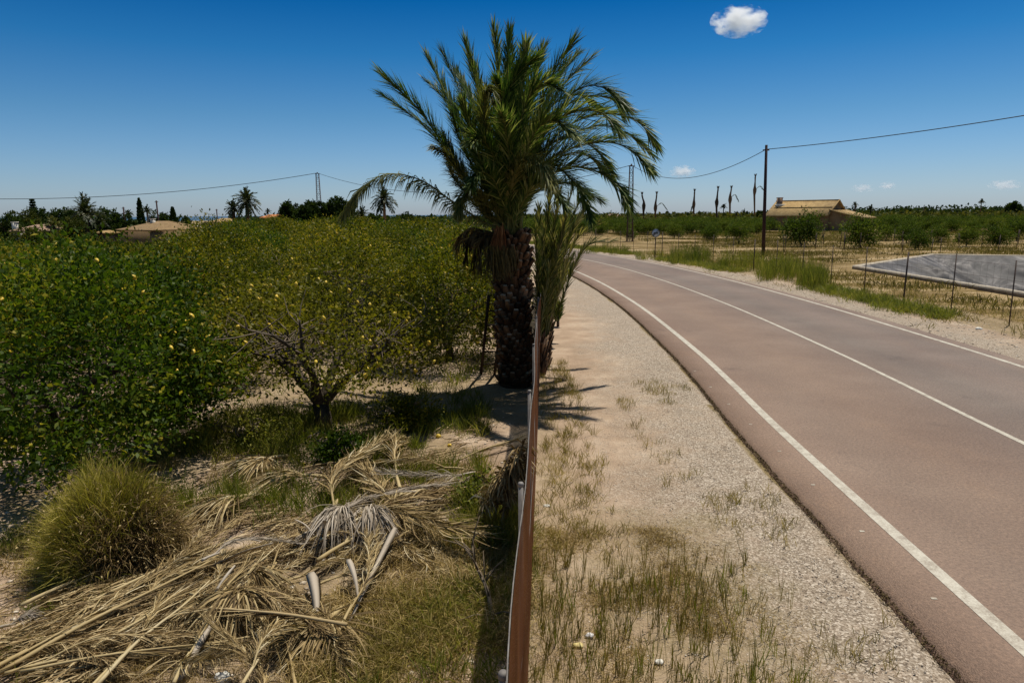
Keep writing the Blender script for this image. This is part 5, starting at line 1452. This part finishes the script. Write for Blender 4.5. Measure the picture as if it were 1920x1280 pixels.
# the long stems that read one by one
LONG = [((5, 1262), (470, 990), 2, .10, 'long straw frond stem slanting from the bottom left corner across the heap'), ((190, 1275), (385, 1070), 0, .13, 'pale straight frond stem at the bottom left of the heap'), ((70, 1255), (420, 1165), 1, .09, 'thin yellow frond stem arching along the bottom left'),
        ((395, 1135), (650, 1165), 1, .20, 'brown stem lying crosswise over the middle of the heap'), ((345, 1260), (460, 1040), 2, .16, 'steep pale frond at the bottom of the heap beside the white stone'), ((100, 1110), (500, 940), 2, .12, 'long yellow frond along the upper left side of the heap, under the bushy grass'),
        ((640, 1030), (870, 900), 1, .13, 'frond stem slanting up to the right across the top of the heap'), ((600, 1000), (830, 895), 4, .15, 'greyish frond stem slanting up behind the heap'), ((0, 1210), (330, 1060), 0, .05, 'frond reaching the left frame edge'), ((650, 1165), (745, 990), 0, .20, 'grey frond standing up steeply in the middle of the heap'),
        ((400, 1060), (520, 1015), 4, .22, 'grey curved stalk on top of the heap'), ((0, 1235), (200, 1105), 0, .02, 'yellowish frond at the lower left frame edge')]
for (a, b, k, z, lb) in LONG: lay(*a, *b, k, z, 0, lb)
for i in range(52):
    # scattered along the diagonal of the heap
    u = rs.random(); cx = 120 + 720 * u + rs.gauss(0, 40); cy = 1190 - 270 * u + rs.gauss(0, 55)
    if cx > 900 or cy > 1290 or (cx < 330 and rs.random() < .45): continue
    a = -math.atan2(.42, 1) + rs.gauss(0, .35)
    if rs.random() < .25: a = rs.uniform(-2.4, -.5)
    if rs.random() < .5: a += math.pi
    L = rs.uniform(110, 210) * (.7 + .5 * (1 - u))
    lay(cx - math.cos(a) * L / 2, cy - math.sin(a) * L / 2, cx + math.cos(a) * L / 2, cy + math.sin(a) * L / 2, rs.choice([0, 0, 2, 2, 1, 4, 3, 5, 1]), rs.uniform(.0, .16), rs.uniform(-.5, .5))
for i in range(10):
    cx = 500 + rs.gauss(0, 90); cy = 1180 + rs.gauss(0, 50); a = rs.uniform(0, 6.28); L = rs.uniform(80, 150)
    lay(cx - math.cos(a) * L / 2, cy - math.sin(a) * L / 2, cx + math.cos(a) * L / 2, cy + math.sin(a) * L / 2, rs.choice([3, 5]), rs.uniform(.05, .2), rs.uniform(-.8, .8))
fan(500, 868, 250, 1.0, .75, .16, 'pale spray of dry leaflets fanning down at the upper end of the heap')
fan(640, 985, 268, .8, .62, .34, 'grey-tan tuft of leaflets hanging over a hollow in the heap', True)
fan(700, 985, 285, .6, .6, .32, 'tan tuft of leaflets drooping toward the right of the heap centre', True)
fan(470, 1085, 300, .9, .6, .22, 'curved spray of pale leaflets left of the heap centre')
fan(455, 1140, 260, 1.3, .55, .28, 'drooping spray of leaflets at the lower left of the heap')
fan(615, 1165, 265, 1.5, .62, .18, 'wide spray of golden leaflets at the lower right of the heap')
fan(560, 895, 200, .8, .7, .15, 'straw spray at the top of the heap pointing left')
fan(440, 940, 235, .8, .7, .18, 'straw spray falling toward the bushy grass clump')
# loose leaflets all along the heap
nl = 15000
u = RS.rand(nl); px_ = 60 + 820 * u + RS.randn(nl) * 40; py_ = 1215 - 330 * u + RS.randn(nl) * (60 - 10 * u)
dray = np.array([G(a_, b_) for a_, b_ in zip(px_, py_)]); dray = dray[(dray[:, 0] < -.14 + .05 * dray[:, 1] - .2) & (fbm(dray[:, 0] * 1.6, dray[:, 1] * 1.6, 97) > .45)]; nl = len(dray)
dray[:, 2] = gz(dray[:, 0], dray[:, 1]) + .01 + .10 * RS.rand(nl)
a_ = math.radians(38) + RS.randn(nl) * .42; dd = np.c_[np.cos(a_), np.sin(a_), RS.randn(nl) * .10]; Ls = (.14 + .30 * RS.rand(nl))[:, None]
mb = MB(); ribbons(mb, dray - dd * Ls / 2, dray + np.c_[RS.randn(nl, 2) * .03, .02 + .04 * RS.rand(nl)], dray + dd * Ls / 2, .007 + .009 * RS.rand(nl), 3, 0)
tag(mb.build('leaflet_litter', M['straw_brown']), 'loose dry leaflets strewn through the heap of palm fronds', 'litter', kind='stuff')
# cut stalk ends: broad pale leaf bases
def stalk(px, py, px2, py2, z0, z1, label, wd=.07):
    a = G(px, py, z0); b = G(px2, py2, z1)
    mb = MB(); c = spline([a, (a + b) / 2 + np.array([.01, 0, .03]), b], 12); u = np.linspace(0, 1, 12)
    T = unit(np.gradient(c, axis=0)); sd = unit(np.cross(T, np.array([0, .75, .65]))); nn = np.cross(sd, T)
    w_ = wd * np.interp(u, [0, .06, .3, 1], [.30, .48, .40, .14]); th = wd * .07
    V = np.stack([c - sd * w_[:, None], c + nn * (th + w_[:, None] * .35), c + sd * w_[:, None], c + nn * (w_[:, None] * .35 - th)], 1)
    F = [[i * 4 + j, i * 4 + (j + 1) % 4, i * 4 + 4 + (j + 1) % 4, i * 4 + 4 + j] for i in range(11) for j in range(4)] + [[0, 3, 2, 1], [44, 45, 46, 47]]
    mb.add(V.reshape(-1, 3), F, 0, .8)
    tag(mb.build('palm_stalk', M['straw_grey'], None, a), label, 'palm stalk', 'cut palm leaf stalks in the heap')
def stem(px, py, px2, py2, z0, z1, r, label, m='straw'):
    a = G(px, py, z0); b = G(px2, py2, z1); a[2] = gz1(a[0], a[1]) + z0; b[2] = gz1(b[0], b[1]) + z1
    c = spline([a, a + (b - a) * .35 + np.array([random.uniform(-.03, .03), 0, .03]), a + (b - a) * .7 + np.array([random.uniform(-.04, .04), 0, .02]), b], 16)
    mb = MB(); mb.tube(c, np.linspace(r, r * .35, 16), 6, 0, .85, jit=.12)
    k = 90; t = .25 + .75 * RS.rand(k); P_ = np.stack([np.interp(t * 15, np.arange(16), c[:, q]) for q in range(3)], 1); d = unit(b - a); sd = unit(np.cross(d, [0, 0, 1.]))
    L_ = (.18 + .25 * RS.rand(k))[:, None]; e = P_ + (d + sd * (RS.randn(k) * .16)[:, None]) * L_; e[:, 2] -= .03 + .03 * RS.rand(k)
    ribbons(mb, P_, (P_ + e) / 2 + RS.randn(k, 3) * .012, e, .010, 3, 0)
    tag(mb.build('dry_palm_frond', M[m], None, a), label, 'palm frond', 'dry palm fronds in the heap')
stem(0, 1270, 395, 1045, .10, .22, .020, 'long pale stem running from the bottom left corner up across the heap')
stem(0, 1215, 440, 1000, .06, .16, .020, 'yellow stem running up from the left frame edge below the bushy grass')
stem(95, 1282, 320, 1115, .08, .20, .017, 'tan stem second from the left among the slanting stems at the bottom')
stem(178, 1282, 392, 1078, .14, .28, .017, 'bright straight stem third from the left at the bottom of the heap')
stem(40, 1266, 412, 1198, .10, .16, .013, 'thin golden stem arching low across the bottom left')
stem(650, 1163, 392, 1135, .30, .30, .016, 'brown straight stem lying crosswise on top of the heap', 'straw_brown')
stem(366, 1200, 455, 1062, .16, .34, .020, 'orange-tan stem standing out steeply left of the heap centre')
stem(384, 1205, 480, 1050, .10, .30, .017, 'second steep tan stem close beside the orange-tan one')
stem(600, 1008, 800, 905, .22, .14, .018, 'straight stem reaching to the upper right end of the heap')
stem(636, 976, 792, 908, .16, .12, .015, 'upper one of the two parallel stems at the upper right of the heap')
stem(60, 1180, 300, 1085, .04, .10, .014, 'reddish dry stem along the upper left rim of the heap', 'straw_brown')
stem(120, 1120, 420, 1030, .04, .12, .014, 'long thin stem just below the bushy grass clump', 'straw_brown')
stem(560, 880, 690, 862, .10, .12, .012, 'thin dark stem on the upper rim of the heap', 'straw_brown')
stem(860, 860, 975, 820, .10, .14, .014, 'thin stem beside the fence at the top right of the heap')
stalk(553, 975, 590, 1005, .28, .20, 'short pale cut stalk end sticking up at the top of the heap')
stalk(609, 975, 604, 1000, .42, .2, 'narrow pale stalk tip beside the short cut stalk end', .05)
stalk(398, 1062, 512, 1018, .15, .30, 'grey curved stalk lying on the left side of the heap', .08)
stalk(586, 1075, 596, 1178, .24, .06, 'broad grey leaf base standing in the centre of the heap', .15)
stalk(655, 1050, 672, 1125, .26, .06, 'pale leaf base leaning right of the heap centre', .12)
stalk(740, 990, 655, 1165, .28, .05, 'long tan stalk leaning steeply right of the heap centre', .10)
stalk(335, 1275, 400, 1165, .05, .22, 'pale curved leaf base at the bottom of the heap', .13)
stalk(405, 1110, 440, 1060, .25, .35, 'orange-tan stalk crossing the heap left of centre', .08)
# dead fronds propped against the fence
for k, (x0, y0, x1, y1, h0, h1) in enumerate([(905, 985, 968, 850, .05, 1.1), (925, 990, 975, 840, .05, 1.2), (885, 1000, 960, 880, .05, .8), (940, 1000, 978, 855, .1, 1.0), (895, 960, 972, 870, .1, 1.0), (950, 985, 982, 830, .05, 1.3)]):
    a = G(x0, y0, h0); b = G(x1, y1, h1); b[0] = min(b[0], fx(b[1]) - .08)
    mb = MB(); frond(mb, [a, (a + b) / 2 + np.array([-.05, 0, .06]), b], .30, 50, .022, 0, 0, .022, 1.0, -.1, .3, flop=.6, jitter=.3)
    tag(mb.build('leaning_frond', M['straw_brown' if k % 2 else 'straw'], None, a), 'dead brown palm frond propped against the orchard side of the net fence', 'palm frond', 'dead fronds propped against the net fence')

# ------------------------------------------------------------------ grass clump (bushy)
def bush():
    b = G(218, 1052); b[2] = gz1(b[0], b[1])
    rt = empty('bunch_grass', b, 'large rounded clump of olive and straw bunch grass at the lower left', 'grass clump')
    mb = MB(); n = 36000
    a = RS.rand(n) * 6.283; e = np.arccos(1 - RS.rand(n) * .98)      # a dome of directions
    d = np.c_[np.sin(e) * np.cos(a), np.sin(e) * np.sin(a), np.cos(e) * 1.0]
    k = 1 + .13 * np.sin(a * 3 + 1) + .08 * np.sin(a * 7 + e * 4) + .1 * RS.randn(n)
    r0 = RS.rand(n) ** .6 * .58
    P_ = b + d * (r0 * k)[:, None] * np.array([1.0, .85, 1.42])
    Dr = d * .75 + np.array([0, 0, .5]) + RS.randn(n, 3) * .42
    bright = np.clip(.35 - d[:, 0] * .22 + RS.randn(n) * .24, 0, 1)
    green = (d[:, 0] + .25 * RS.randn(n) < .0) | (d[:, 2] + .25 * RS.randn(n) > .80)
    Lb = .14 + .22 * RS.rand(n) + .22 * (RS.rand(n) < .05) * RS.rand(n)
    blades(mb, P_[green], Dr[green], Lb[green], .0048, 0, bright[green], .15)
    blades(mb, P_[~green], (Dr + RS.randn(n, 3) * .35)[~green], Lb[~green] * .8, .007, 1, np.clip(RS.rand((~green).sum()) * .8, 0, 1), .7)
    mb.build('blades', [M['bush_blade'], M['bush_brown']], rt, b)
    mb = MB(); m = 1500; sel = RS.permutation(n)[:m]
    leaves(mb, P_[sel] + d[sel] * .22, RS.randn(m, 3), .03, .016, 0, .6 + .4 * RS.rand(m)); mb.build('seed_heads', M['bush_brown'], rt, b)
bush()

# ------------------------------------------------------------------ ground cover
def tufts(name, centers, per, h, spread, wdt, m, label, droop=.25, up=1.0, mat_i=None):
    c = np.asarray(centers, float); n = len(c) * per
    P_ = np.repeat(c, per, 0) + np.c_[RS.randn(n, 2) * spread, np.zeros(n)]
    P_[:, 2] = gz(P_[:, 0], P_[:, 1])
    Dr = np.c_[RS.randn(n, 2) * .42, np.full(n, up)]
    hs = np.repeat(.6 + .8 * RS.rand(len(c)), per)
    mb = MB(); blades(mb, P_, Dr, h * hs * (.5 + .7 * RS.rand(n)), wdt, 0, np.clip(np.repeat(RS.rand(len(c)), per) * .5 + RS.rand(n) * .5, 0, 1), droop)
    return tag(mb.build(name, M[m]), label, 'grass', kind='stuff')
def scatter_px(n, x0, x1, y0, y1, cond=None, z=0):
    out = []
    while len(out) < n:
        px = RS.uniform(x0, x1); py = RS.uniform(y0, y1)
        if cond and not cond(px, py): continue
        out.append(G(px, py, z))
    return np.array(out)
def scatter_w(n, x0, x1, y0, y1, dens=None):
    out = []
    while len(out) < n:
        m = n * 3; x = RS.uniform(x0, x1, m); y = RS.uniform(y0, y1, m)
        k = np.ones(m, bool) if dens is None else RS.rand(m) < dens(x, y)
        out += list(np.c_[x[k], y[k], np.zeros(k.sum())])
    return np.array(out[:n])
# orchard side
left_of = lambda x, y: (x < -0.14 + .05 * y - .05)
tufts('green_grass', scatter_w(330, -5.2, -2.2, 7.4, 12.0, lambda x, y: sstep(.40, .62, fbm(x * .8, y * .8, 61)) * left_of(x, y)), 26, .34, .07, .008, 'grass_green', 'bright green grass under and in front of the yellowish lemon tree')
tufts('green_grass', scatter_w(300, -3.2, -.4, 7.4, 12.5, lambda x, y: sstep(.38, .6, fbm(x * .9, y * .9, 63)) * left_of(x, y)), 26, .30, .07, .008, 'grass_green', 'dark green grass in the shade between the yellowish lemon tree and the palm')
tufts('green_grass', scatter_w(110, -.65, .1, 6.6, 8.0, lambda x, y: left_of(x, y) * .9), 26, .36, .06, .008, 'grass_green', 'green grass at the foot of the leaning fronds by the net fence')
tufts('dry_grass', scatter_w(1500, -1.9, .25, 2.4, 7.2, lambda x, y: sstep(.30, .58, fbm(x * 1.3, y * 1.3, 65)) * left_of(x, y) * (x > -2.2 + .15 * y)), 20, .20, .08, .006, 'grass_olive', 'tangled dry olive weeds between the frond heap and the net fence', .7, .6)
tufts('dry_grass', scatter_w(1500, -5.5, -.3, 3.0, 9.5, lambda x, y: sstep(.35, .6, fbm(x * 1.1, y * 1.1, 67)) * left_of(x, y)), 20, .15, .07, .005, 'grass_dry', 'dry straw grass around the heap of palm fronds', .6, .7)
tufts('dry_grass', scatter_w(500, -7.0, -3.6, 4.2, 7.4, lambda x, y: sstep(.4, .6, fbm(x, y, 69))), 22, .14, .07, .006, 'grass_green', 'short green weeds left of the bushy grass clump', .5, .8)
tufts('weed_cover', scatter_w(900, -14, .6, 9, 30, lambda x, y: sstep(.45, .6, fbm(x * .7, y * .7, 71)) * left_of(x, y)), 20, .28, .12, .012, 'grass_green', 'weeds on the ground under the orchard trees')
tufts('dry_grass', scatter_w(1300, -1.7, .25, 2.4, 7.0, lambda x, y: sstep(.40, .62, fbm(x * 2.1, y * 2.1, 66)) * left_of(x, y)), 16, .24, .08, .006, 'grass_dry', 'brown dead stems among the weeds left of the net fence', .9, .5)
tufts('green_grass', scatter_w(160, -1.5, .2, 2.4, 6.6, lambda x, y: sstep(.52, .66, fbm(x * 1.9, y * 1.9, 68)) * left_of(x, y)), 14, .22, .05, .009, 'grass_green', 'small green weeds among the dead stems left of the net fence', .5, .9)
bx_ = G(218, 1052); q_ = RS.rand(330) * 6.283; r_ = .5 + .35 * RS.rand(330)
tufts('dry_grass', np.c_[bx_[0] + np.cos(q_) * r_, bx_[1] + np.sin(q_) * r_ * .8, q_ * 0], 16, .17, .07, .006, 'grass_dry', 'dead straw and litter round the base of the bushy grass clump', .9, .5)
# verge side
verge = lambda x, y: (x > -0.14 + .05 * y + .03) & (road_lat(x, y) < ROAD_L - .25)
tufts('verge_weeds', scatter_w(2500, -.05, 2.7, 2.3, 7.2, lambda x, y: verge(x, y) * sstep(.34, .60, fbm(x * 1.2, y * 1.2, 73)) * sstep(2.8, 1.2, x + .15 * y - .6)), 16, .08, .06, .0045, 'grass_dry', 'low dry olive weeds on the verge at the right foot of the net fence', .8, .5)
tufts('verge_weeds', scatter_w(520, -.05, 2.5, 2.6, 6.4, lambda x, y: verge(x, y) * sstep(2.8, 1.2, x)), 6, .26, .012, .006, 'grass_olive', 'thin upright olive stems standing on the near verge', .02, 3.0)
tufts('verge_weeds', scatter_w(190, .0, 2.2, 2.6, 6.2, lambda x, y: verge(x, y) * 1.0), 9, .22, .02, .006, 'grass_green', 'upright green weeds dotted over the near verge', .05, 2.2)
tufts('verge_weeds', scatter_w(260, .05, 1.3, 6.5, 16, lambda x, y: verge(x, y) * sstep(1.5, .4, x - .05 * y)), 18, .16, .05, .006, 'grass_olive', 'weeds along the foot of the net fence beside the frond shadows', .4, 1.0)
tufts('verge_weeds', scatter_w(110, 2.0, 4.0, 3.0, 14, lambda x, y: verge(x, y) * sstep(.55, .7, fbm(x, y, 75))), 14, .15, .05, .006, 'grass_olive', 'sparse weeds out on the gravel of the verge', .3, 1.2)
ed = axis_lines([(2, 40, .012)]); exy = off_line(ROAD_L - .045, 1.5, 45, .012); exy = exy + RS.randn(len(exy), 2) * np.array([.028, .02]) * (.6 + .9 * vn(exy[:, 1] * 1.5, exy[:, 0] * 0, 93))[:, None]
tufts('road_edge_litter', np.c_[exy, np.zeros(len(exy))], 4, .035, .015, .011, 'edge_dirt', 'dark crumbs and dead leaves caught along the near edge of the asphalt', .9, .3)
# far verge of the road: green strips, reeds along the wire fence
RF = off_line(6.2, 12, 90, .12); sel = vn(RF[:, 1] * .16, RF[:, 0] * 0, 81) > .46
c = RF[sel]; c = np.repeat(c, 5, 0); c = c + RS.randn(len(c), 2) * np.array([.45, .2])
tufts('far_verge_grass', np.c_[c, np.zeros(len(c))], 16, .36, .14, .018, 'grass_green', 'low green grass strip along the far edge of the road', .5, .8)
RF = off_line(8.2, 14, 60, .25); c = np.repeat(RF, 4, 0) + RS.randn(len(RF) * 4, 2) * np.array([1.6, .4])
tufts('far_verge_grass', np.c_[c, np.zeros(len(c))], 12, .3, .16, .016, 'grass_olive', 'dry brown weeds between the wire fence and the pond', .5, .8)
fx_ = scatter_w(8000, 17, 150, 24, 128, lambda x, y: (x < .82 * y + 2) * (road_lat(x, y) > 8) * (poly_inside_dist(x, y, POND) < -.8) * sstep(.42, .60, fbm(x * .14, y * .34, 87)))
tufts('field_scrub', fx_, 10, .32, .38, .035, 'field_weed', 'low dry scrub and weeds in rows over the field beyond the wire fence', .5, .9)
def reeds(px0, px1, py0, py1, n, h, label):
    c = scatter_px(n, px0, px1, py0, py1)
    return tufts('reeds', c, 22, h, .16, .018, 'grass_green', label, .25, 2.0)
reeds(1255, 1330, 480, 496, 60, 1.05, 'tall green reeds along the wire fence right of the round sign')
reeds(1190, 1245, 474, 488, 26, .6, 'green reeds around the post of the round sign')
reeds(1352, 1420, 490, 506, 52, 1.0, 'tall green reeds just left of the utility pole foot')
reeds(1425, 1500, 500, 528, 74, 1.05, 'tall green reeds right of the utility pole foot')
reeds(1500, 1552, 518, 542, 54, .95, 'rightmost tall green reeds, at the end of the reed row')
reeds(1095, 1180, 464, 478, 50, .6, 'low green growth along the fence left of the round sign')

# stones
def stones(n, x0, x1, y0, y1, smin, smax, dens, m, name, label):
    c = scatter_w(n, x0, x1, y0, y1, dens)
    z = gz(c[:, 0], c[:, 1]) + (0.05 * (fbm(c[:, 0] * 1.3, c[:, 1] * 1.3, 5) - 0.5) + 0.02 * (fbm(c[:, 0] * 5, c[:, 1] * 5, 6) - 0.5))
    u = np.array([[0, 0, 1], [1, 0, 0], [0, 1, 0], [-1, 0, 0], [0, -1, 0], [0, 0, -1]], float)
    s = (smin + (smax - smin) * RS.rand(n) ** 3)[:, None, None]
    sc = np.stack([.6 + .6 * RS.rand(n), .6 + .6 * RS.rand(n), .28 + .25 * RS.rand(n)], 1)[:, None, :]
    a = RS.rand(n) * 6.28; v = u[None] * (1 + .45 * (RS.rand(n, 6, 1) - .5)) + .2 * (RS.rand(n, 6, 3) - .5)
    v = v * s * sc; x = v[..., 0] * np.cos(a)[:, None] - v[..., 1] * np.sin(a)[:, None]; y = v[..., 0] * np.sin(a)[:, None] + v[..., 1] * np.cos(a)[:, None]
    V = np.stack([x + c[:, None, 0], y + c[:, None, 1], v[..., 2] + z[:, None] + s[..., 0] * .1], -1).reshape(-1, 3)
    f = np.array([[0, 1, 2], [0, 2, 3], [0, 3, 4], [0, 4, 1], [5, 2, 1], [5, 3, 2], [5, 4, 3], [5, 1, 4]])
    F = (np.arange(n)[:, None, None] * 6 + f[None]).reshape(-1, 3)
    mb = MB(); mb.add(V, F, 0, np.repeat(RS.rand(n), 8)); tag(mb.build(name, M[m]), label, 'gravel', kind='stuff')
M['pebble'] = rnd_mat('pebble', [(0, (.26, .20, .15)), (.5, (.42, .345, .265)), (1, (.68, .60, .50))], .85, .2)
stones(26000, 0.3, 4.2, 2.6, 16, .003, .013, lambda x, y: verge(x, y) * (.35 + .65 * sstep(3.6, 1.2, ROAD_L - road_lat(x, y))) * np.clip(6.0 / y, .15, 1), 'pebble', 'gravel', 'loose pale gravel on the verge between the fence and the road')
stones(3500, -7, 0, 3, 13, .008, .045, lambda x, y: left_of(x, y) * 1.0, 'pebble', 'small_stones', 'small loose stones on the orchard soil')
stones(3500, 11.6, 15, 10, 40, .01, .05, lambda x, y: (road_lat(x, y) > ROAD_R + .1) * 1.0, 'pebble', 'gravel', 'gravel on the far side of the road')

# litter and single stones that catch the eye
def lump(px, py, size, m, label, name='stone', cat='stone', flat=.6, seed=0, z=0.0):
    p = G(px, py); p[2] = gz1(p[0], p[1]) + z; rg = np.random.RandomState(seed + int(px)); mb = MB()
    n1, n2 = 8, 12; V = []
    for i in range(n1 + 1):
        th = math.pi * i / n1
        for j in range(n2):
            a = 2 * math.pi * j / n2; k = 1 + .55 * (rg.rand() - .5)
            V.append((math.sin(th) * math.cos(a) * size * k, math.sin(th) * math.sin(a) * size * .75 * k, math.cos(th) * size * flat * k))
    V = np.array(V); V[:n2] = V[:n2].mean(0); V[-n2:] = V[-n2:].mean(0); F = [[i * n2 + j, (i + 1) * n2 + j, (i + 1) * n2 + (j + 1) % n2, i * n2 + (j + 1) % n2] for i in range(n1) for j in range(n2)]
    mb.add(V + p + np.array([0, 0, size * flat * .5]), F); tag(mb.build(name, M[m], None, p), label, cat)
M['paper_white'] = noisy_mat('paper_white', (.62, .60, .62), (.80, .78, .78), 20, .6, .4, 40)
M['paper_yellow'] = noisy_mat('paper_yellow', (.42, .32, .10), (.66, .56, .28), 14, .7, .4, 40)
lump(1105, 1193, .034, 'paper_white', 'crumpled white paper scrap on the near verge', 'paper_scrap', 'litter', .7)
lump(1084, 1212, .05, 'paper_yellow', 'crumpled yellowish wrapper beside the white paper scrap', 'wrapper', 'litter', .45)
lump(1236, 1244, .036, 'white_stone', 'white stone on the verge right of the yellowish wrapper', flat=.7)
lump(1025, 950, .045, 'white_stone', 'small white stone close to the fence on the verge side', flat=.45)
lump(921, 1166, .05, 'white_stone', 'white stone in the dry weeds left of the fence', flat=.5)
lump(418, 1272, .06, 'white_stone', 'largest white stone, at the bottom edge below the frond heap', flat=.8)
lump(822, 820, .04, 'lemon', 'fallen lemon beside the shade of the front lemon tree', 'fallen_lemon', 'lemon', .9)
for px, py, wh in ((800, 768, 'under the low branches right of the forked trunk'), (815, 792, 'in the grass in front of the palm shade'), (843, 838, 'on the bare soil nearest to the frond heap'), (268, 1200, 'lying among the stems of the frond heap'), (497, 797, 'at the left foot of the forked trunk'), (570, 870, 'on the soil below the forked trunk')):
    lump(px, py, .034, 'lemon', 'yellow fallen lemon ' + wh, 'fallen_lemon', 'lemon', .9)
lump(1835, 618, .10, 'white_stone', 'pale stone in the green strip on the far side of the road', flat=.5)

# the bare twiggy branch by the fence
def dead_branch():
    b = G(925, 1185); rt_p = [b, G(915, 1110, .15), G(893, 1060, .25), G(885, 1020, .4)]
    mb = MB(); mb.tube(spline(rt_p, 12), np.linspace(.028, .008, 12), 7, 0, .5, jit=.2); C = spline(rt_p, 12)
    for k in range(16):
        s = C[random.randint(2, 11)]; e = s + np.array([random.uniform(-.3, .25), random.uniform(-.2, .25), random.uniform(0, .3)]); mb.tube([s, (s + e) / 2 + np.array([0, 0, .03]), e], [.009, .006, .002], 5, 0, .5)
    tag(mb.build('dead_branch', M['twig'], None, b), 'bare twiggy branch lying in the dry weeds beside the net fence', 'branch')
dead_branch()

# low green shrub under the orchard front
def shrub(px, py, rx, h, label, m='lemon_leaf_olive', n=150):
    b = G(px, py); b[2] = gz1(b[0], b[1]); rt = empty('shrub', b, label, 'shrub')
    st, lf, C = citrus_mesh(int(px), rx, h, n, 14, .06, None, spread=.08, low=.03, hole=.25, limbs=4, twigs=12, trunk_h=.08, trunk_r=.02, shell=.2)
    st.build('stems', [M['twig'], M['twig']], rt); lf.build('crown', M[m], rt)
shrub(745, 800, .7, .55, 'low leafy shrub with fallen lemons between the forked lemon tree and the palm')
shrub(470, 830, .5, .4, 'low green shrub left of the forked lemon trunk', 'grass_green')
shrub(640, 862, .4, .35, 'small dark shrub in front of the forked lemon trunk', 'lemon_leaf')
shrub(905, 960, .28, .45, 'small green shrub under the fronds propped on the fence', 'grass_green', 90)

# ------------------------------------------------------------------ clouds (soft volumes far beyond everything)
def cloud_mat(dens, sc, seed):
    m, t, o = mat_new('cloud_vapour')
    tcn = N(t, 'TexCoord'); nz = N(t, 'TexNoise', i_Scale=sc, i_Detail=5.0, i_Roughness=.6)
    mp = N(t, 'Mapping'); mp.inputs['Location'].default_value = (seed, seed * 2.1, 0)
    t.links.new(tcn.outputs['Object'], mp.inputs[0]); t.links.new(mp.outputs[0], nz.inputs['Vector'])
    ln = N(t, 'VectorMath', operation='LENGTH'); t.links.new(tcn.outputs['Object'], ln.inputs[0])
    f = N(t, 'Math', operation='SUBTRACT'); f.inputs[0].default_value = 1.0; t.links.new(ln.outputs['Value'], f.inputs[1])
    a = N(t, 'Math', operation='MULTIPLY_ADD'); a.inputs[1].default_value = 3.6; a.inputs[2].default_value = -2.02
    t.links.new(nz.outputs[0], a.inputs[0]); b = N(t, 'Math', operation='ADD'); t.links.new(a.outputs[0], b.inputs[0]); t.links.new(f.outputs[0], b.inputs[1])
    c = N(t, 'Clamp'); t.links.new(b.outputs[0], c.inputs[0]); d = N(t, 'Math', operation='MULTIPLY'); d.inputs[1].default_value = dens; t.links.new(c.outputs[0], d.inputs[0])
    v = N(t, 'VolumePrincipled'); v.inputs['Anisotropy'].default_value = .35; v.inputs['Color'].default_value = (1, 1, 1, 1); t.links.new(d.outputs[0], v.inputs['Density']); t.links.new(v.outputs[0], o.inputs['Volume'])
    return m
def cloud(px, py, wpx, hpx, Y, dens, label, sc=2.2, seed=0.0):
    p = D(px, py, Y); rx = wpx / 1280 * Y / 2; rz = hpx / 1280 * Y / 2
    mb = MB(); n1, n2 = 10, 16; V = [(math.sin(math.pi * i / n1) * math.cos(6.2832 * j / n2), math.sin(math.pi * i / n1) * math.sin(6.2832 * j / n2), math.cos(math.pi * i / n1)) for i in range(n1 + 1) for j in range(n2)]
    F = [[i * n2 + j, (i + 1) * n2 + j, (i + 1) * n2 + (j + 1) % n2, i * n2 + (j + 1) % n2] for i in range(n1) for j in range(n2)]
    mb.add(V, F); o = mb.build('cloud', cloud_mat(dens / rx, sc, seed), None, (0, 0, 0)); o.location = Vector(p); o.scale = (rx, rx * .7, rz)
    tag(o, label, 'cloud', 'small clouds in the sky')
cloud(1386, 40, 104, 56, 6000, 10, 'bright white puff of cloud high in the sky at the upper right', 2.0, 1.3)
cloud(1280, 322, 52, 24, 9000, 4, 'small white cloud left of the utility pole above the dead palms', 2.2, 2.7)
cloud(1618, 353, 44, 18, 12000, 2.5, 'faint small cloud above the right end of the farmhouse roof', 2.2, 4.1)
cloud(1664, 349, 34, 16, 12000, 2.5, 'faint small cloud right above the farmhouse annex', 2.2, 5.2)
cloud(1884, 347, 62, 22, 12000, 3, 'faint cloud low at the right frame edge', 2.2, 6.6)
